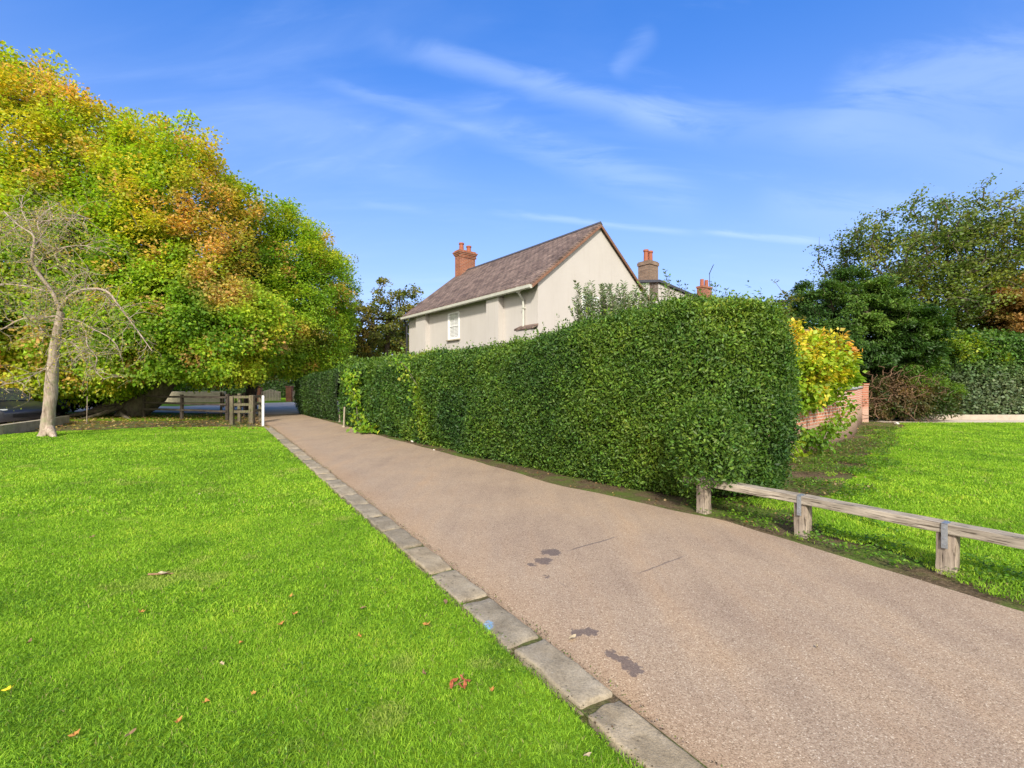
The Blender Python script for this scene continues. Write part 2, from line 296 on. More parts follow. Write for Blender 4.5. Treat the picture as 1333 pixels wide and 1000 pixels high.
def mat_lane():
    m, nt, b = newmat('gravel_dressed_lane'); k = NB(nt); v = k.coord('World')
    vo = k.n('ShaderNodeTexVoronoi'); vo.inputs['Scale'].default_value = 165; k.l(v, vo.inputs['Vector']); sp = k.n('ShaderNodeSeparateColor'); k.l(vo.outputs['Color'], sp.inputs[0])
    st = k.ramp(sp.outputs[0], [(0, (.21, .153, .102)), (.25, (.305, .226, .156)), (.5, (.352, .264, .185)), (.75, (.385, .292, .206)), (.93, (.42, .335, .235)), (1, (.58, .49, .37))])
    big = k.noise(k.coord('World', (1, 1, 1), rot=(0, 0, math.radians(-32.7))), .9, 6, .6); streak = k.noise(k.coord('World', (2.6, .32, 1), rot=(0, 0, math.radians(-32.7))), .9, 5, .6)
    c = k.mix(1.0, st, k.ramp(big, [(.28, (.86, .83, .84)), (.55, (1, .98, .97)), (.75, (1.08, 1.02, .95))]), 'MULTIPLY')
    c = k.mix(1.0, c, k.ramp(streak, [(.30, (.87, .865, .88)), (.5, (1, 1, 1)), (.75, (1.08, 1.02, .94))]), 'MULTIPLY')
    # sand-coloured drift towards both edges and far away: distance from the kerb line
    s = k.n('ShaderNodeSeparateXYZ'); k.l(v, s.inputs[0])
    dist = k.m('ADD', k.m('MULTIPLY', k.m('SUBTRACT', s.outputs[0], 1.756), .842), k.m('MULTIPLY', s.outputs[1], .540))   # metres to the right of the kerb
    e = k.m('ADD', dist, k.m('MULTIPLY', k.m('SUBTRACT', big, .5), .7)); edge = k.m('SUBTRACT', 1.0, k.m('MULTIPLY', e, 1.5), clamp=True)
    c = k.mix(k.m('MULTIPLY', edge, .5), c, k.mix(1.0, st, (1.22, 1.0, .72), 'MULTIPLY'))
    dirt = k.m('SUBTRACT', 1.0, k.m('MULTIPLY', k.m('SUBTRACT', k.m('ADD', dist, k.m('MULTIPLY', k.noise(v, 7, 5, .7), .10)), .245), 11), clamp=True)
    c = k.mix(k.m('MULTIPLY', dirt, .75), c, (.13, .09, .05))
    # oil and tar patches of their own shape, at fixed places on the lane
    wv = k.n('ShaderNodeVectorMath', operation='ADD'); nn = k.n('ShaderNodeTexNoise'); nn.inputs['Scale'].default_value = 13; nn.inputs['Detail'].default_value = 7; nn.inputs['Roughness'].default_value = .7; k.l(v, nn.inputs['Vector'])
    sc_ = k.n('ShaderNodeVectorMath', operation='SCALE'); k.l(nn.outputs['Color'], sc_.inputs[0]); sc_.inputs['Scale'].default_value = .22; k.l(v, wv.inputs[0]); k.l(sc_.outputs[0], wv.inputs[1])
    acc = None
    for (px, py, r) in [(718, 719, .085), (708, 730, .075), (692, 735, .040), (768, 822, .052), (752, 824, .045), (797, 852, .038), (810, 859, .044), (824, 870, .048), (712, 750, .022)]:
        p = G(px, py)+Vector((.11, .11, .11)); dd = k.n('ShaderNodeVectorMath', operation='DISTANCE'); k.l(wv.outputs[0], dd.inputs[0]); dd.inputs[1].default_value = (p.x, p.y, .11)
        f = k.m('SUBTRACT', 1.0, k.m('MULTIPLY', k.m('SUBTRACT', dd.outputs['Value'], r), 90), clamp=True); acc = f if acc is None else k.m('MAXIMUM', acc, f)
    for (a, b_, wd, am) in [((735, 718), (806, 698), .012, 1.0), ((828, 748), (895, 722), .012, .8), ((722, 755), (746, 768), .006, .6)]:
        A, B = G(*a), G(*b_); t = (B-A).normalized(); nrm_ = Vector((-t.y, t.x, 0)); mid = (A+B)/2
        along = k.m('ABSOLUTE', k.m('SUBTRACT', k.m('ADD', k.m('MULTIPLY', s.outputs[0], t.x), k.m('MULTIPLY', s.outputs[1], t.y)), mid.dot(t)))
        acr = k.m('ABSOLUTE', k.m('ADD', k.m('SUBTRACT', k.m('ADD', k.m('MULTIPLY', s.outputs[0], nrm_.x), k.m('MULTIPLY', s.outputs[1], nrm_.y)), mid.dot(nrm_)), k.m('MULTIPLY', k.m('SUBTRACT', k.noise(v, 5, 5, .7), .5), .05)))
        f = k.m('MULTIPLY', k.m('SUBTRACT', 1.0, k.m('MULTIPLY', k.m('SUBTRACT', acr, wd*.4), 140), clamp=True), k.m('MULTIPLY', k.m('SUBTRACT', (B-A).length/2, along), 8, clamp=True)); acc = k.m('MAXIMUM', acc, k.m('MULTIPLY', f, am))
    c = k.mix(k.m('MULTIPLY', acc, .72), c, (.085, .068, .072))
    k.l(c, b.inputs['Base Color']); b.inputs['Roughness'].default_value = .9; b.inputs['Specular IOR Level'].default_value = .12
    k.bump(k.m('SUBTRACT', 1.0, vo.outputs['Distance']), .003, .35, b); return m
def mat_asphalt():
    m, nt, b = newmat('grey_asphalt'); k = NB(nt); v = k.coord('World'); n1 = k.noise(v, .6, 5, .6); n2 = k.noise(v, 60, 4, .7)
    c = k.ramp(n2, [(.3, (.44, .375, .31)), (.7, (.60, .52, .43))]); c = k.mix(1.0, c, k.ramp(n1, [(.3, .8), (.7, 1.2)]), 'MULTIPLY')
    k.l(c, b.inputs['Base Color']); b.inputs['Roughness'].default_value = .95; b.inputs['Specular IOR Level'].default_value = .05; return m
def mat_kerb(paint=None):
    m, nt, b = newmat('kerb_stone'); k = NB(nt); v = k.coord('World'); n1 = k.noise(v, 6, 8, .7); n2 = k.noise(v, 85, 5, .75); n3 = k.noise(v, 22, 5, .6)
    c = k.ramp(n1, [(.28, (.19, .155, .105)), (.5, (.29, .245, .175)), (.72, (.39, .335, .25))]); c = k.mix(1.0, c, k.ramp(n2, [(.3, .68), (.5, 1.0), (.7, 1.2)]), 'MULTIPLY')
    c = k.mix(k.ramp(n3, [(.30, .7), (.38, 0.0)]), c, (.09, .075, .05)); c = k.mix(k.ramp(n3, [(.66, 0.0), (.72, .35)]), c, (.55, .52, .45))
    oi = k.n('ShaderNodeObjectInfo'); c = k.mix(1.0, c, k.ramp(oi.outputs['Random'], [(0, (.80, .79, .77)), (.5, (1, 1, 1)), (1, (1.12, 1.06, .97))]), 'MULTIPLY')
    if paint:
        dd = k.n('ShaderNodeVectorMath', operation='DISTANCE'); wv = k.n('ShaderNodeVectorMath', operation='ADD'); nn = k.n('ShaderNodeTexNoise'); nn.inputs['Scale'].default_value = 16; nn.inputs['Detail'].default_value = 4; k.l(v, nn.inputs['Vector'])
        sc_ = k.n('ShaderNodeVectorMath', operation='SCALE'); k.l(nn.outputs['Color'], sc_.inputs[0]); sc_.inputs['Scale'].default_value = .10; k.l(v, wv.inputs[0]); k.l(sc_.outputs[0], wv.inputs[1]); k.l(wv.outputs[0], dd.inputs[0])
        dd.inputs[1].default_value = (paint[0]+.05, paint[1]+.05, paint[2]+.05)
        c = k.mix(k.m('MULTIPLY', k.m('SUBTRACT', 1.0, k.m('MULTIPLY', k.m('SUBTRACT', dd.outputs['Value'], .034), 45), clamp=True), k.ramp(k.noise(v, 55, 5, .7), [(.42, .15), (.55, .85)])), c, (.14, .36, .60))
    k.l(c, b.inputs['Base Color']); b.inputs['Roughness'].default_value = .88; b.inputs['Specular IOR Level'].default_value = .2
    k.bump(k.m('ADD', n2, n3), .006, .8, b); return m
M['soil'] = mat_soil(); M['lawn'] = mat_lawn(); M['lane'] = mat_lane(); M['asphalt'] = mat_asphalt(); M['kerb'] = mat_kerb()
M['pavement'] = plain('pavement_concrete', (.40, .34, .27), .9, 0, .2, 3, .003, kind='World')

# ------------------------------------------------------------------ the ground
U = Vector((-.540, .842, 0)); NR = Vector((.842, .540, 0))          # along the kerb, and across it to the right
def kerbpt(Y, off=0.0): return Vector((1.756-.642*Y, Y, 0))+NR*off
def sheet(name, poly, z, mat, kind='structure'):
    bm = bmesh.new(); bm.faces.new([bm.verts.new((p[0], p[1], z)) for p in poly]); bmesh.ops.triangulate(bm, faces=bm.faces[:])
    bmesh.ops.recalc_face_normals(bm, faces=bm.faces)
    for f in bm.faces:
        if f.normal.z < 0: f.normal_flip()
    me = bpy.data.meshes.new(name); bm.to_mesh(me); bm.free(); return tag(link(name, me, None, [mat]), kind=kind)
def wob(pts, step, amp, scale, seed=0):
    """a polyline resampled and wobbled, for irregular edges"""
    pts = [Vector((p[0], p[1], 0)) for p in pts]; out = []
    for a, b in zip(pts, pts[1:]):
        n = max(1, int((b-a).length/step)); d = (b-a).normalized(); nn = Vector((-d.y, d.x, 0))
        for i in range(n):
            q = a+(b-a)*(i/n); out.append(q+nn*amp*(2*float(vnoise(np.array([[q.x, q.y, .5]])+50, scale, seed)[0])-1)+nn*amp*.4*(2*float(vnoise(np.array([[q.x, q.y, .5]])+50, scale*4, seed)[0])-1))
    out.append(pts[-1]); return out
sheet('ground', [(-900, -60), (900, -60), (900, 1500), (-900, 1500)], -.016, M['soil'])
ROAD_R = [(5.1, .4), (4.5, 1.6), (3.98, 2.6), (3.58, 3.3), (2.98, 4.45), (2.42, 5.45), (1.85, 6.1), (.72, 7.3), (-.94, 9.85), (-4.75, 15.2), (-6.75, 18.2), (-9.6, 22.2), (-11.5, 24.9)]
rr = wob(ROAD_R, .12, .035, 1.7, 1)
sheet('lane', [kerbpt(.4, .2), *rr, (-13.5, 25.5), (-12.4, 21.5), kerbpt(17.3, -.05), kerbpt(17.0, .2)], 0.0, M['lane'])
sheet('road', [(-12.5, 24.2), (-11.4, 24.85), (-9, 26.5), (30, 34), (30, 42), (-8, 43), (-18, 43), (-24, 33), (-60, 36), (-60, 27.5), (-22, 26.5), (-14.2, 24.6)], .004, M['asphalt'])
LAWN_L = [kerbpt(.4, -.03), kerbpt(3, -.035), kerbpt(8, -.03), kerbpt(16.6, -.04)]
edge = wob([(-9.2, 16.9), (-13, 17.1), (-15.2, 15.6), (-17, 13.9), (-19.5, 12.4)], .25, .18, 1.1, 2)
sheet('left_lawn', [*wob(LAWN_L, .1, .012, 3.1, 3), *edge, (-24, 12), (-24, .4)], .012, M['lawn'])
RL = wob([(5.3, 1.2), (4.3, 3.1), (3.75, 4.3), (3.5, 5.2), (4.0, 6.1), (4.8, 6.9), (5.7, 7.9), (7.3, 9.5), (9.5, 12.0), (11.4, 14.2), (12.6, 15.8), (14.4, 16.7), (16.0, 18.9)], .15, .16, 1.6, 4)
sheet('right_lawn', [(5.4, .4), *RL, (21, 19.0), (40, 19.4), (40, .4)], -.004, M['lawn'])
sheet('pavement', [(15.6, 19.35), (22, 18.95), (41, 19.35), (41, 21.2), (22, 20.7), (15.2, 20.6)], -.006, M['asphalt'])
sheet('far_verge', [(-60, 36.2), (-24, 33.2), (-18.3, 43.2), (-18, 60), (-60, 60)], -.010, M['lawn'])
sheet('orchard_grass', [(-22, 26.3), (-60, 27.3), (-60, 20), (-14.5, 20.2), (-12.6, 21.6), (-14.4, 24.3)], -.010, M['lawn'])
sheet('car_park', [(-60, 26), (-19.2, 20), (-17.9, 17.6), (-16.3, 14.6), (-15.7, 11), (-60, 11)], .02, M['asphalt'])

# ------------------------------------------------------------------ kerb stones
jY = [1.42, 2.207, 2.743, 3.31, 3.81, 4.40]
while jY[-1] < 16.7: jY.append(jY[-1]+random.uniform(.48, .60))
ORD = ['nearest', 'second', 'third', 'fourth', 'fifth', 'sixth', 'seventh', 'eighth', 'ninth', 'tenth', 'eleventh', 'twelfth', 'thirteenth', 'fourteenth', 'fifteenth', 'sixteenth', 'seventeenth', 'eighteenth', 'nineteenth', 'twentieth']
kp = G(628, 815, .035); M['kerb_paint'] = mat_kerb((kp.x+.035, kp.y+.01, .035))
from mathutils import noise as mnoise
for i, (a, b_) in enumerate(zip(jY, jY[1:])):
    L = (b_-a)/.842; g = (.035, .05, .04, .03, .022)[min(i, 4)]; bm = bmesh.new(); wd = .228+random.uniform(-.016, .012)
    bx(bm, -L/2+g/2, L/2-g/2, -wd/2, wd/2, -.10, .038+random.uniform(-.006, .006), .016, seg=3)
    n = 5 if i < 6 else 1
    bmesh.ops.subdivide_edges(bm, edges=[e for e in bm.edges if e.calc_length() > .08], cuts=n+3, use_grid_fill=True)
    for v in bm.verts:
        q = v.co*7+Vector((i*5.3, 0, 0)); v.co.z += .009*mnoise.noise(q)+.004*mnoise.noise(q*4); v.co.y += .016*mnoise.noise(q*.8+Vector((9, 9, 9)))+.005*mnoise.noise(q*3)
        e = L/2-abs(v.co.x); v.co.z -= max(0, .06-e)*.30*(1+1.3*mnoise.noise(q*2)); v.co.x += .016*mnoise.noise(q*1.3+Vector((3, 1, 7)))
    c = kerbpt((a+b_)/2, .115+random.uniform(-.008, .008)); bl = b_ > 3.31 > a-.01 and i == 3
    label = ('kerb stone with a blue paint mark on its lawn side' if i == 2 else f'{ORD[i]} grey stone of the kerb, counted from the bottom edge of the photo' if i < 16 else 'small distant grey kerb stone between lawn and lane near the white post')
    o = bmobj('kerb_stone', bm, M['kerb_paint'] if i == 2 else M['kerb'], smooth=True, loc=(c.x, c.y, 0), rz=math.atan2(U.y, U.x)+random.uniform(-.012, .012))
    tag(o, label, 'kerb stone', 'kerb stones edging the lane')
bm = bmesh.new()
p0, p1 = kerbpt(.6, .01), kerbpt(16.8, .01); q0, q1 = kerbpt(.6, .235), kerbpt(16.8, .235)
f = bm.faces.new([bm.verts.new((p.x, p.y, .012)) for p in (p0, q0, q1, p1)]); tag(bmobj('kerb_bed', bm, M['soil']), kind='structure')

# ------------------------------------------------------------------ leaf machinery
def leaves(Cn, Ud, Nd, L, W, fold=.12):
    Ud = nrm(Ud); Sd = nrm(np.cross(Nd, Ud)); Nn = np.cross(Ud, Sd); L = L[:, None]; W = W[:, None]
    V = np.empty((len(Cn), 4, 3)); V[:, 0] = Cn-Ud*L*.5; V[:, 1] = Cn-Ud*L*.06+Sd*W*.5+Nn*W*fold; V[:, 2] = Cn+Ud*L*.5-Nn*L*.06; V[:, 3] = Cn-Ud*L*.06-Sd*W*.5+Nn*W*fold
    b = (np.arange(len(Cn))*4)[:, None]; F = np.concatenate([b+np.array([0, 2, 1]), b+np.array([0, 3, 2])], 0).reshape(2, -1, 3).transpose(1, 0, 2).reshape(-1, 3)
    return V.reshape(-1, 3), F
def lcol(n, base, jit=.18):
    """per-leaf colour with a little scatter in tone and hue, one value per vertex of each leaf"""
    j = 1+rng.normal(0, jit, (n, 1)); h = 1+rng.normal(0, .07, (n, 3)); return np.repeat(np.clip(base*np.clip(j, .35, 1.9)*h, .002, .9), 4, 0)
def pal(t, stops):
    """blend a palette: t (n,) 0..1"""
    t = np.clip(t, 0, 1); xs = [s[0] for s in stops]; cs = np.array([s[1] for s in stops]); return np.stack([np.interp(t, xs, cs[:, i]) for i in range(3)], 1)
def tubes(segs, n=6):
    """frustums from (p0,p1,r0,r1) arrays"""
    p0 = np.array([s[0] for s in segs], float); p1 = np.array([s[1] for s in segs], float); r0 = np.array([s[2] for s in segs]); r1 = np.array([s[3] for s in segs])
    d = nrm(p1-p0); up = np.where(np.abs(d[:, 2:3]) > .9, np.array([[1., 0, 0]]), np.array([[0., 0, 1.]])); a = nrm(np.cross(d, up)); b = np.cross(d, a)
    th = np.arange(n)*2*PI/n; V = []
    for p, r in ((p0, r0), (p1, r1)):
        V.append(p[:, None]+r[:, None, None]*(a[:, None]*np.cos(th)[None, :, None]+b[:, None]*np.sin(th)[None, :, None]))
    V = np.stack(V, 1).reshape(len(segs), 2*n, 3); i = np.arange(n); F = np.stack([i, (i+1) % n, (i+1) % n+n, i+n], 1)
    F = (np.arange(len(segs))*2*n)[:, None, None]+F[None]; return V.reshape(-1, 3), F.reshape(-1, 4)
def smooth_tube(pts, rad, n=14, amp=.0, seed=0):
    """one continuous tapered tube through points, slightly knobbly"""
    pts = np.array(pts, float); rad = np.array(rad, float); k = 5; t = np.linspace(0, len(pts)-1, (len(pts)-1)*k+1); i = np.minimum(t.astype(int), len(pts)-2); f = (t-i)[:, None]
    pm = pts[np.maximum(i-1, 0)]; pa = pts[i]; pb = pts[i+1]; pn = pts[np.minimum(i+2, len(pts)-1)]
    Q = .5*((2*pa)+(-pm+pb)*f+(2*pm-5*pa+4*pb-pn)*f**2+(-pm+3*pa-3*pb+pn)*f**3); R = rad[i]*(1-f[:, 0])+rad[i+1]*f[:, 0]
    d = nrm(np.gradient(Q, axis=0)); up = np.array([0.13, .99, .05]); a = nrm(np.cross(d, up)); b = np.cross(d, a); th = np.arange(n)*2*PI/n
    V = Q[:, None]+R[:, None, None]*(a[:, None]*np.cos(th)[None, :, None]+b[:, None]*np.sin(th)[None, :, None]); V = V.reshape(-1, 3)
    if amp: ctr = np.repeat(Q, n, 0); V = ctr+(V-ctr)*(1+amp*(vnoise(V+40, 3.0, 30+seed)*2-1)+amp*.5*(vnoise(V+40, 9.0, 31+seed)*2-1))[:, None]
    m = len(Q); ii, jj = np.meshgrid(np.arange(m-1), np.arange(n), indexing='ij'); F = np.stack([ii*n+jj, ii*n+(jj+1) % n, (ii+1)*n+(jj+1) % n, (ii+1)*n+jj], -1).reshape(-1, 4); return V, F
def joinVF(parts):
    Vs, Fs, o = [], [], 0
    for V, F in parts: Vs.append(V); Fs.append(F+o); o += len(V)
    return np.concatenate(Vs), np.concatenate(Fs)

def crown_centres(ells, n, lump=.16, shell=(.72, 1.0), inner=.18, seed=0, zmin=.9, keep=None):
    """cluster centres spread over the outer shell of a union of ellipsoids, its surface lumpy"""
    out = []; area = np.array([e[3]*e[4]+e[4]*e[5]+e[3]*e[5] for e in ells]); pr = area/area.sum(); tries = 0
    E = np.array(ells)
    while sum(map(len, out)) < n and tries < 60:
        tries += 1; m = n; ei = rng.choice(len(ells), m, p=pr); d = nrm(rng.normal(size=(m, 3))); e = E[ei]
        lum = 1+lump*(2*vnoise(d*2.2+ei[:, None]*3+20, 1.0, 40+seed)-1)*1.4+lump*.5*(2*vnoise(d*5+20, 1.0, 41+seed)-1)
        r = np.where(rng.random(m) < inner, rng.uniform(.3, shell[0], m), rng.uniform(shell[0]**3, shell[1]**3, m)**(1/3))*lum
        p = e[:, :3]+d*r[:, None]*e[:, 3:6]; ok = p[:, 2] > zmin+.5*vnoise(p, .6, 43)
        for j in range(len(ells)):
            q = (p-E[j, :3])/E[j, 3:6]; ok &= ~((np.linalg.norm(q, axis=1) < .62) & (ei != j))
        if keep is not None: ok &= keep(p)
        out.append(p[ok])
    P_ = np.concatenate(out)[:n]; return P_
def skeleton(trunk, cents, rtip=.012, seed=0, expo=2.3, rmax=.4, jit=.25, bias=.35):
    """attach every cluster to the nearest earlier node; radii follow how many clusters hang on a branch"""
    nodes = [np.array(p, float) for p in trunk]; par = [i-1 for i in range(len(trunk))]; root = nodes[0]; top = nodes[-1]
    order = np.argsort(np.linalg.norm(cents-top, axis=1)); ends = []
    for ci in order:
        c = cents[ci]; A = np.array(nodes); d = np.linalg.norm(A-c, axis=1)+bias*np.maximum(0, A[:, 2]-c[2]); j = int(np.argmin(d)); p = A[j]; L = np.linalg.norm(c-p)
        nm = max(1, min(4, int(L/1.1))); last = j
        for q in range(1, nm+1):
            t = q/nm; pt = p*(1-t)+c*t
            if q < nm: pt = pt+rng.normal(0, jit*.35*min(L, 3)/nm, 3)+np.array([0, 0, .10*L*math.sin(PI*t)])
            nodes.append(pt); par.append(last); last = len(nodes)-1
        ends.append(last)
    n = len(nodes); cnt = np.zeros(n)
    for e in ends: cnt[e] += 1
    for i in range(n-1, 0, -1): cnt[par[i]] += cnt[i]
    R = np.minimum(rmax, rtip*np.maximum(cnt, 1)**(1/expo)); segs = []
    for i in range(len(trunk), n): segs.append((nodes[par[i]], nodes[i], min(R[par[i]], R[i]*1.35) if par[i] >= len(trunk) else R[i]*1.15, R[i]))
    return segs
def clump_leaves(cents, centre, per, R, Ls, flat=.6, out=.55, droop=.3, spread=.7, asp=.8, radial=None):
    n = len(cents); idx = np.repeat(np.arange(n), per); m = len(idx); off = rng.normal(0, 1, (m, 3)); off = nrm(off)*(rng.random((m, 1))**.5)
    rr_ = R*(.7+.6*rng.random(n))[idx][:, None]; off = off*rr_*np.array([1, 1, flat]); c = cents[idx]+off
    o = nrm(c-np.asarray(centre)); Ud = o*out+nrm(off)*.5+np.array([0, 0, -droop])+rng.normal(0, spread*.6, (m, 3)); Nd = o*.8+np.array([0, 0, .6])+rng.normal(0, spread*.55, (m, 3))
    L = Ls*rng.uniform(.65, 1.3, m); V, F = leaves(c, Ud, Nd, L, L*asp); return V, F, c, idx
def tree(name, label, cat, base, trunk, trad, ells, ncl, per, R, Ls, colf, bark='bark_dark', leafm='leaf', group=None, lump=.16, rtip=.012, flat=.6, inner=.18, zmin=.9, keep=None, extra=None, asp=.8, expo=2.3, droop=.3, shell=(.72, 1.0), parts=True, bias=.35):
    t = thing(name, label, cat, base, 0, group); cents = crown_centres(ells, ncl, lump, shell, inner, abs(hash(name)) % 7 if False else len(name) % 7, zmin, keep)
    if extra is not None: cents = np.concatenate([cents, extra])
    E = np.array(ells); ctr = (E[:, :3]*E[:, 3:4]).sum(0)/E[:, 3].sum()
    segs = skeleton(trunk, cents, rtip, 0, expo, trad[0]*.7, bias=bias); P1 = smooth_tube(trunk, trad, 12, .12); P2 = tubes(segs, 6)
    V, F = joinVF([P1, P2]); npmesh('trunk', V, F, M[bark], t, smooth=True, sub=base)
    V, F, c, idx = clump_leaves(cents, ctr, per, R, Ls, flat, asp=asp, droop=droop); base_c, jit = colf(c, idx, len(cents)); npmesh('crown', V, F, M[leafm], t, col=lcol(len(c), base_c, jit), sub=base)
    return t

# ------------------------------------------------------------------ maples on the left
def maple_col(orange_spots, yel=.5):
    def f(c, idx, n):
        t = .32*vnoise(c+30, .35, 3)+.38*vnoise(c+30, 1.1, 4)+.45*rng.random(n)[idx]-.03; t = (t-.52)*1.35+yel
        t += np.clip((c[:, 2]-9)/16, -.1, .22)
        base = pal(t, [(0, (.13, .25, .022)), (.3, (.26, .42, .03)), (.55, (.40, .52, .036)), (.8, (.52, .50, .045)), (1, (.66, .46, .06))])
        o = np.zeros(len(c))
        for (p, r, a) in orange_spots: o = np.maximum(o, a*np.exp(-np.sum(((c-np.array(p))/np.array(r))**2, 1)))
        o = np.clip(o*1.35*(.5*vnoise(c+11, 1.0, 6)+.75*rng.random(n)[idx]) - .16, 0, .62); o = np.maximum(o, (rng.random(n) < .06)[idx]*.55)
        oc = pal(rng.random(len(c)), [(0, (.80, .30, .17)), (.5, (.84, .40, .20)), (1, (.74, .50, .14))])
        return base*(1-o[:, None])+oc*o[:, None], .2
    return f
spotsA = [(P(65, 190, 18), (1.9, 4, 1.6), .95), (P(25, 150, 18), (1.3, 4, .9), .7), (P(120, 250, 19), (2, 4, 2), .35)]
spotsB = [(P(250, 240, 20), (1.3, 4, 1.8), 1.0), (P(270, 310, 20), (1.1, 4, 2.2), 1.05), (P(225, 280, 20), (.9, 4, 1.3), .8), (P(290, 380, 20), (.8, 4, 1.0), .8)]
grpM = 'maples beside the lawn'
visA = lambda p: (p[:, 0] > -29.5) & ((p[:, 1] < 24.5) | (rng.random(len(p)) < .4))
tree('maple_tree', 'tallest maple at the left edge, green turning yellow, behind the bare tree', 'tree', (-24, 23.6, 0), [(-24, 23.6, -.1), (-24, 23.6, 1.2), (-24.2, 23.5, 4), (-24.6, 23.2, 7), (-25, 23, 10)], [.6, .5, .42, .34, .2],
     [(-25, 23, 8.0, 8, 6, 9.2), (-22.5, 20.8, 5.0, 5, 3.6, 4.4)], 1500, 190, .85, .145, maple_col(spotsA, .44), group=grpM, leafm='maple_leaf', lump=.12, flat=.85, zmin=.8, keep=visA)
tB = [(-19.3, 23.2, -.2), (-18.6, 23.0, .45), (-17.4, 22.8, 1.25), (-16.9, 23.0, 3.0), (-17.1, 23.2, 5.5), (-17.2, 23.4, 8)]
tr = tree('maple_tree', 'middle maple with orange tinted side and thick leaning trunk near the rail fence', 'tree', (-19.3, 23.2, 0), tB, [.62, .55, .48, .40, .3, .18],
     [(-17.2, 23.5, 6.4, 5.0, 4.6, 7.7), (-16.8, 21.4, 4.2, 4.4, 2.8, 3.6), (-13.2, 21.8, 3.9, 2.3, 2.3, 2.7)], 1300, 190, .75, .14, maple_col(spotsB, .42), group=grpM, leafm='maple_leaf', lump=.12, flat=.85, zmin=1.15, bark='bark_mid', keep=lambda p: ((p[:, 1] < 24.5) | (rng.random(len(p)) < .5)) & ((p[:, 0] < -17.6) | (p[:, 2] > 1.95)))
rp = []
for (a, b1, c1, r) in [((-19.2, 23.0, .5), (-20.4, 22.3, .25), (-21.6, 21.9, -.05), .17), ((-19.2, 23, .35), (-18.6, 22.0, .16), (-17.7, 21.4, -.06), .13), ((-19.4, 23, .6), (-20.3, 22.9, .5), (-21.3, 22.8, .0), .2), ((-19.1, 22.9, .6), (-19.3, 21.9, .25), (-19.8, 21.0, -.04), .13)]:
    rp.append(smooth_tube([a, b1, c1], [r, r*.75, r*.35], 8, .15))
V, F = joinVF(rp); npmesh('root', V, F, M['bark_mid'], tr, smooth=True, sub=(-19.3, 23.2, 0))
tree('maple_tree', 'rounded green maple furthest right of the maples, beside the lane entrance', 'tree', (-15.3, 27, 0), [(-15.3, 27, -.1), (-15.1, 27, 2), (-13.8, 27, 5), (-12.9, 27, 8)], [.34, .28, .2, .1],
     [(-12.9, 27, 6.0, 3.6, 3.3, 5.3), (-13.3, 25.2, 3.7, 2.2, 1.8, 2.3)], 800, 200, .7, .118, maple_col([(P(400, 440, 25), (1.1, 3, .8), .7), (P(330, 320, 25), (1, 3, 1.5), .5)], .44), group=grpM, leafm='maple_leaf', lump=.12, flat=.8, zmin=2.0)
# ------------------------------------------------------------------ tree behind the house end, and the wood behind
def col_simple(stops, sc=1.0, jit=.2, rk=.3, off=0.):
    def f(c, idx, n):
        t = .7*vnoise(c+17, sc, 8)+rk*rng.random(n)[idx]+off; return pal(t, stops), jit
    return f
BEECHP = [(0, (.04, .075, .012)), (.45, (.10, .155, .02)), (.78, (.20, .235, .025)), (1, (.30, .26, .04))]
OAKP = [(0, (.05, .07, .012)), (.4, (.10, .13, .018)), (.7, (.20, .20, .03)), (1, (.33, .24, .05))]
tree('oak_tree', 'loose olive oak with sky showing through, left of the cream house', 'tree', (-9.9, 36, 0), [(-9.9, 36, -.1), (-9.9, 36, 2.5), (-9.7, 36, 5), (-9.7, 36, 7)], [.3, .25, .17, .1],
     [(-8.6, 36, 6.4, 3.0, 2.4, 3.2), (-11.6, 35.8, 5.6, 2.6, 2.4, 2.7)], 240, 70, .6, .18, col_simple(OAKP, .8, off=.15), lump=.28, flat=.6, rtip=.022, zmin=2.2, inner=.3)
DARK = [(0, (.018, .045, .012)), (.5, (.045, .09, .018)), (1, (.10, .15, .03))]
for i, (x, y, h, r, lab) in enumerate([(-45, 52, 11, 8, 'dark tree far left beyond the parked cars'), (-36, 56, 10, 7, 'dark tree behind the tallest maple'), (-28, 58, 11, 6, 'dark tree in the gap under the middle maple'), (-21, 55, 9, 5, 'dark tree beyond the road behind the brick gate pier'), (-14, 60, 9, 5.5, 'dark tree behind the white gates')]):
    tree('dense_tree', lab, 'tree', (x, y, 0), [(x, y, -.1), (x, y, 2), (x, y, h*.6)], [.4, .3, .12], [(x, y, h*.5, r, r*.7, h*.5)], 110, 65, 1.3, .5, col_simple(DARK, .4), group='dark trees across the road', lump=.22, rtip=.03, zmin=.6, expo=2.6)

for (x, y, rx, h, lab) in ((-25.3, 25.2, 2.6, 2.6, 'dark bush filling the gap right of the bare trunk under the maples'), (-21.6, 25.8, 2.2, 2.3, 'dark bush behind the roots of the leaning maple')):
    tree('understorey_bush', lab, 'bush', (x, y, 0), [(x, y, -.1), (x, y, .5), (x, y, 1.0)], [.08, .06, .04], [(x, y, h*.5, rx, 1.2, h*.6)], 130, 90, .42, .14, col_simple(DARK, 1.0), group='bushes under the maples', zmin=.05, inner=.3)
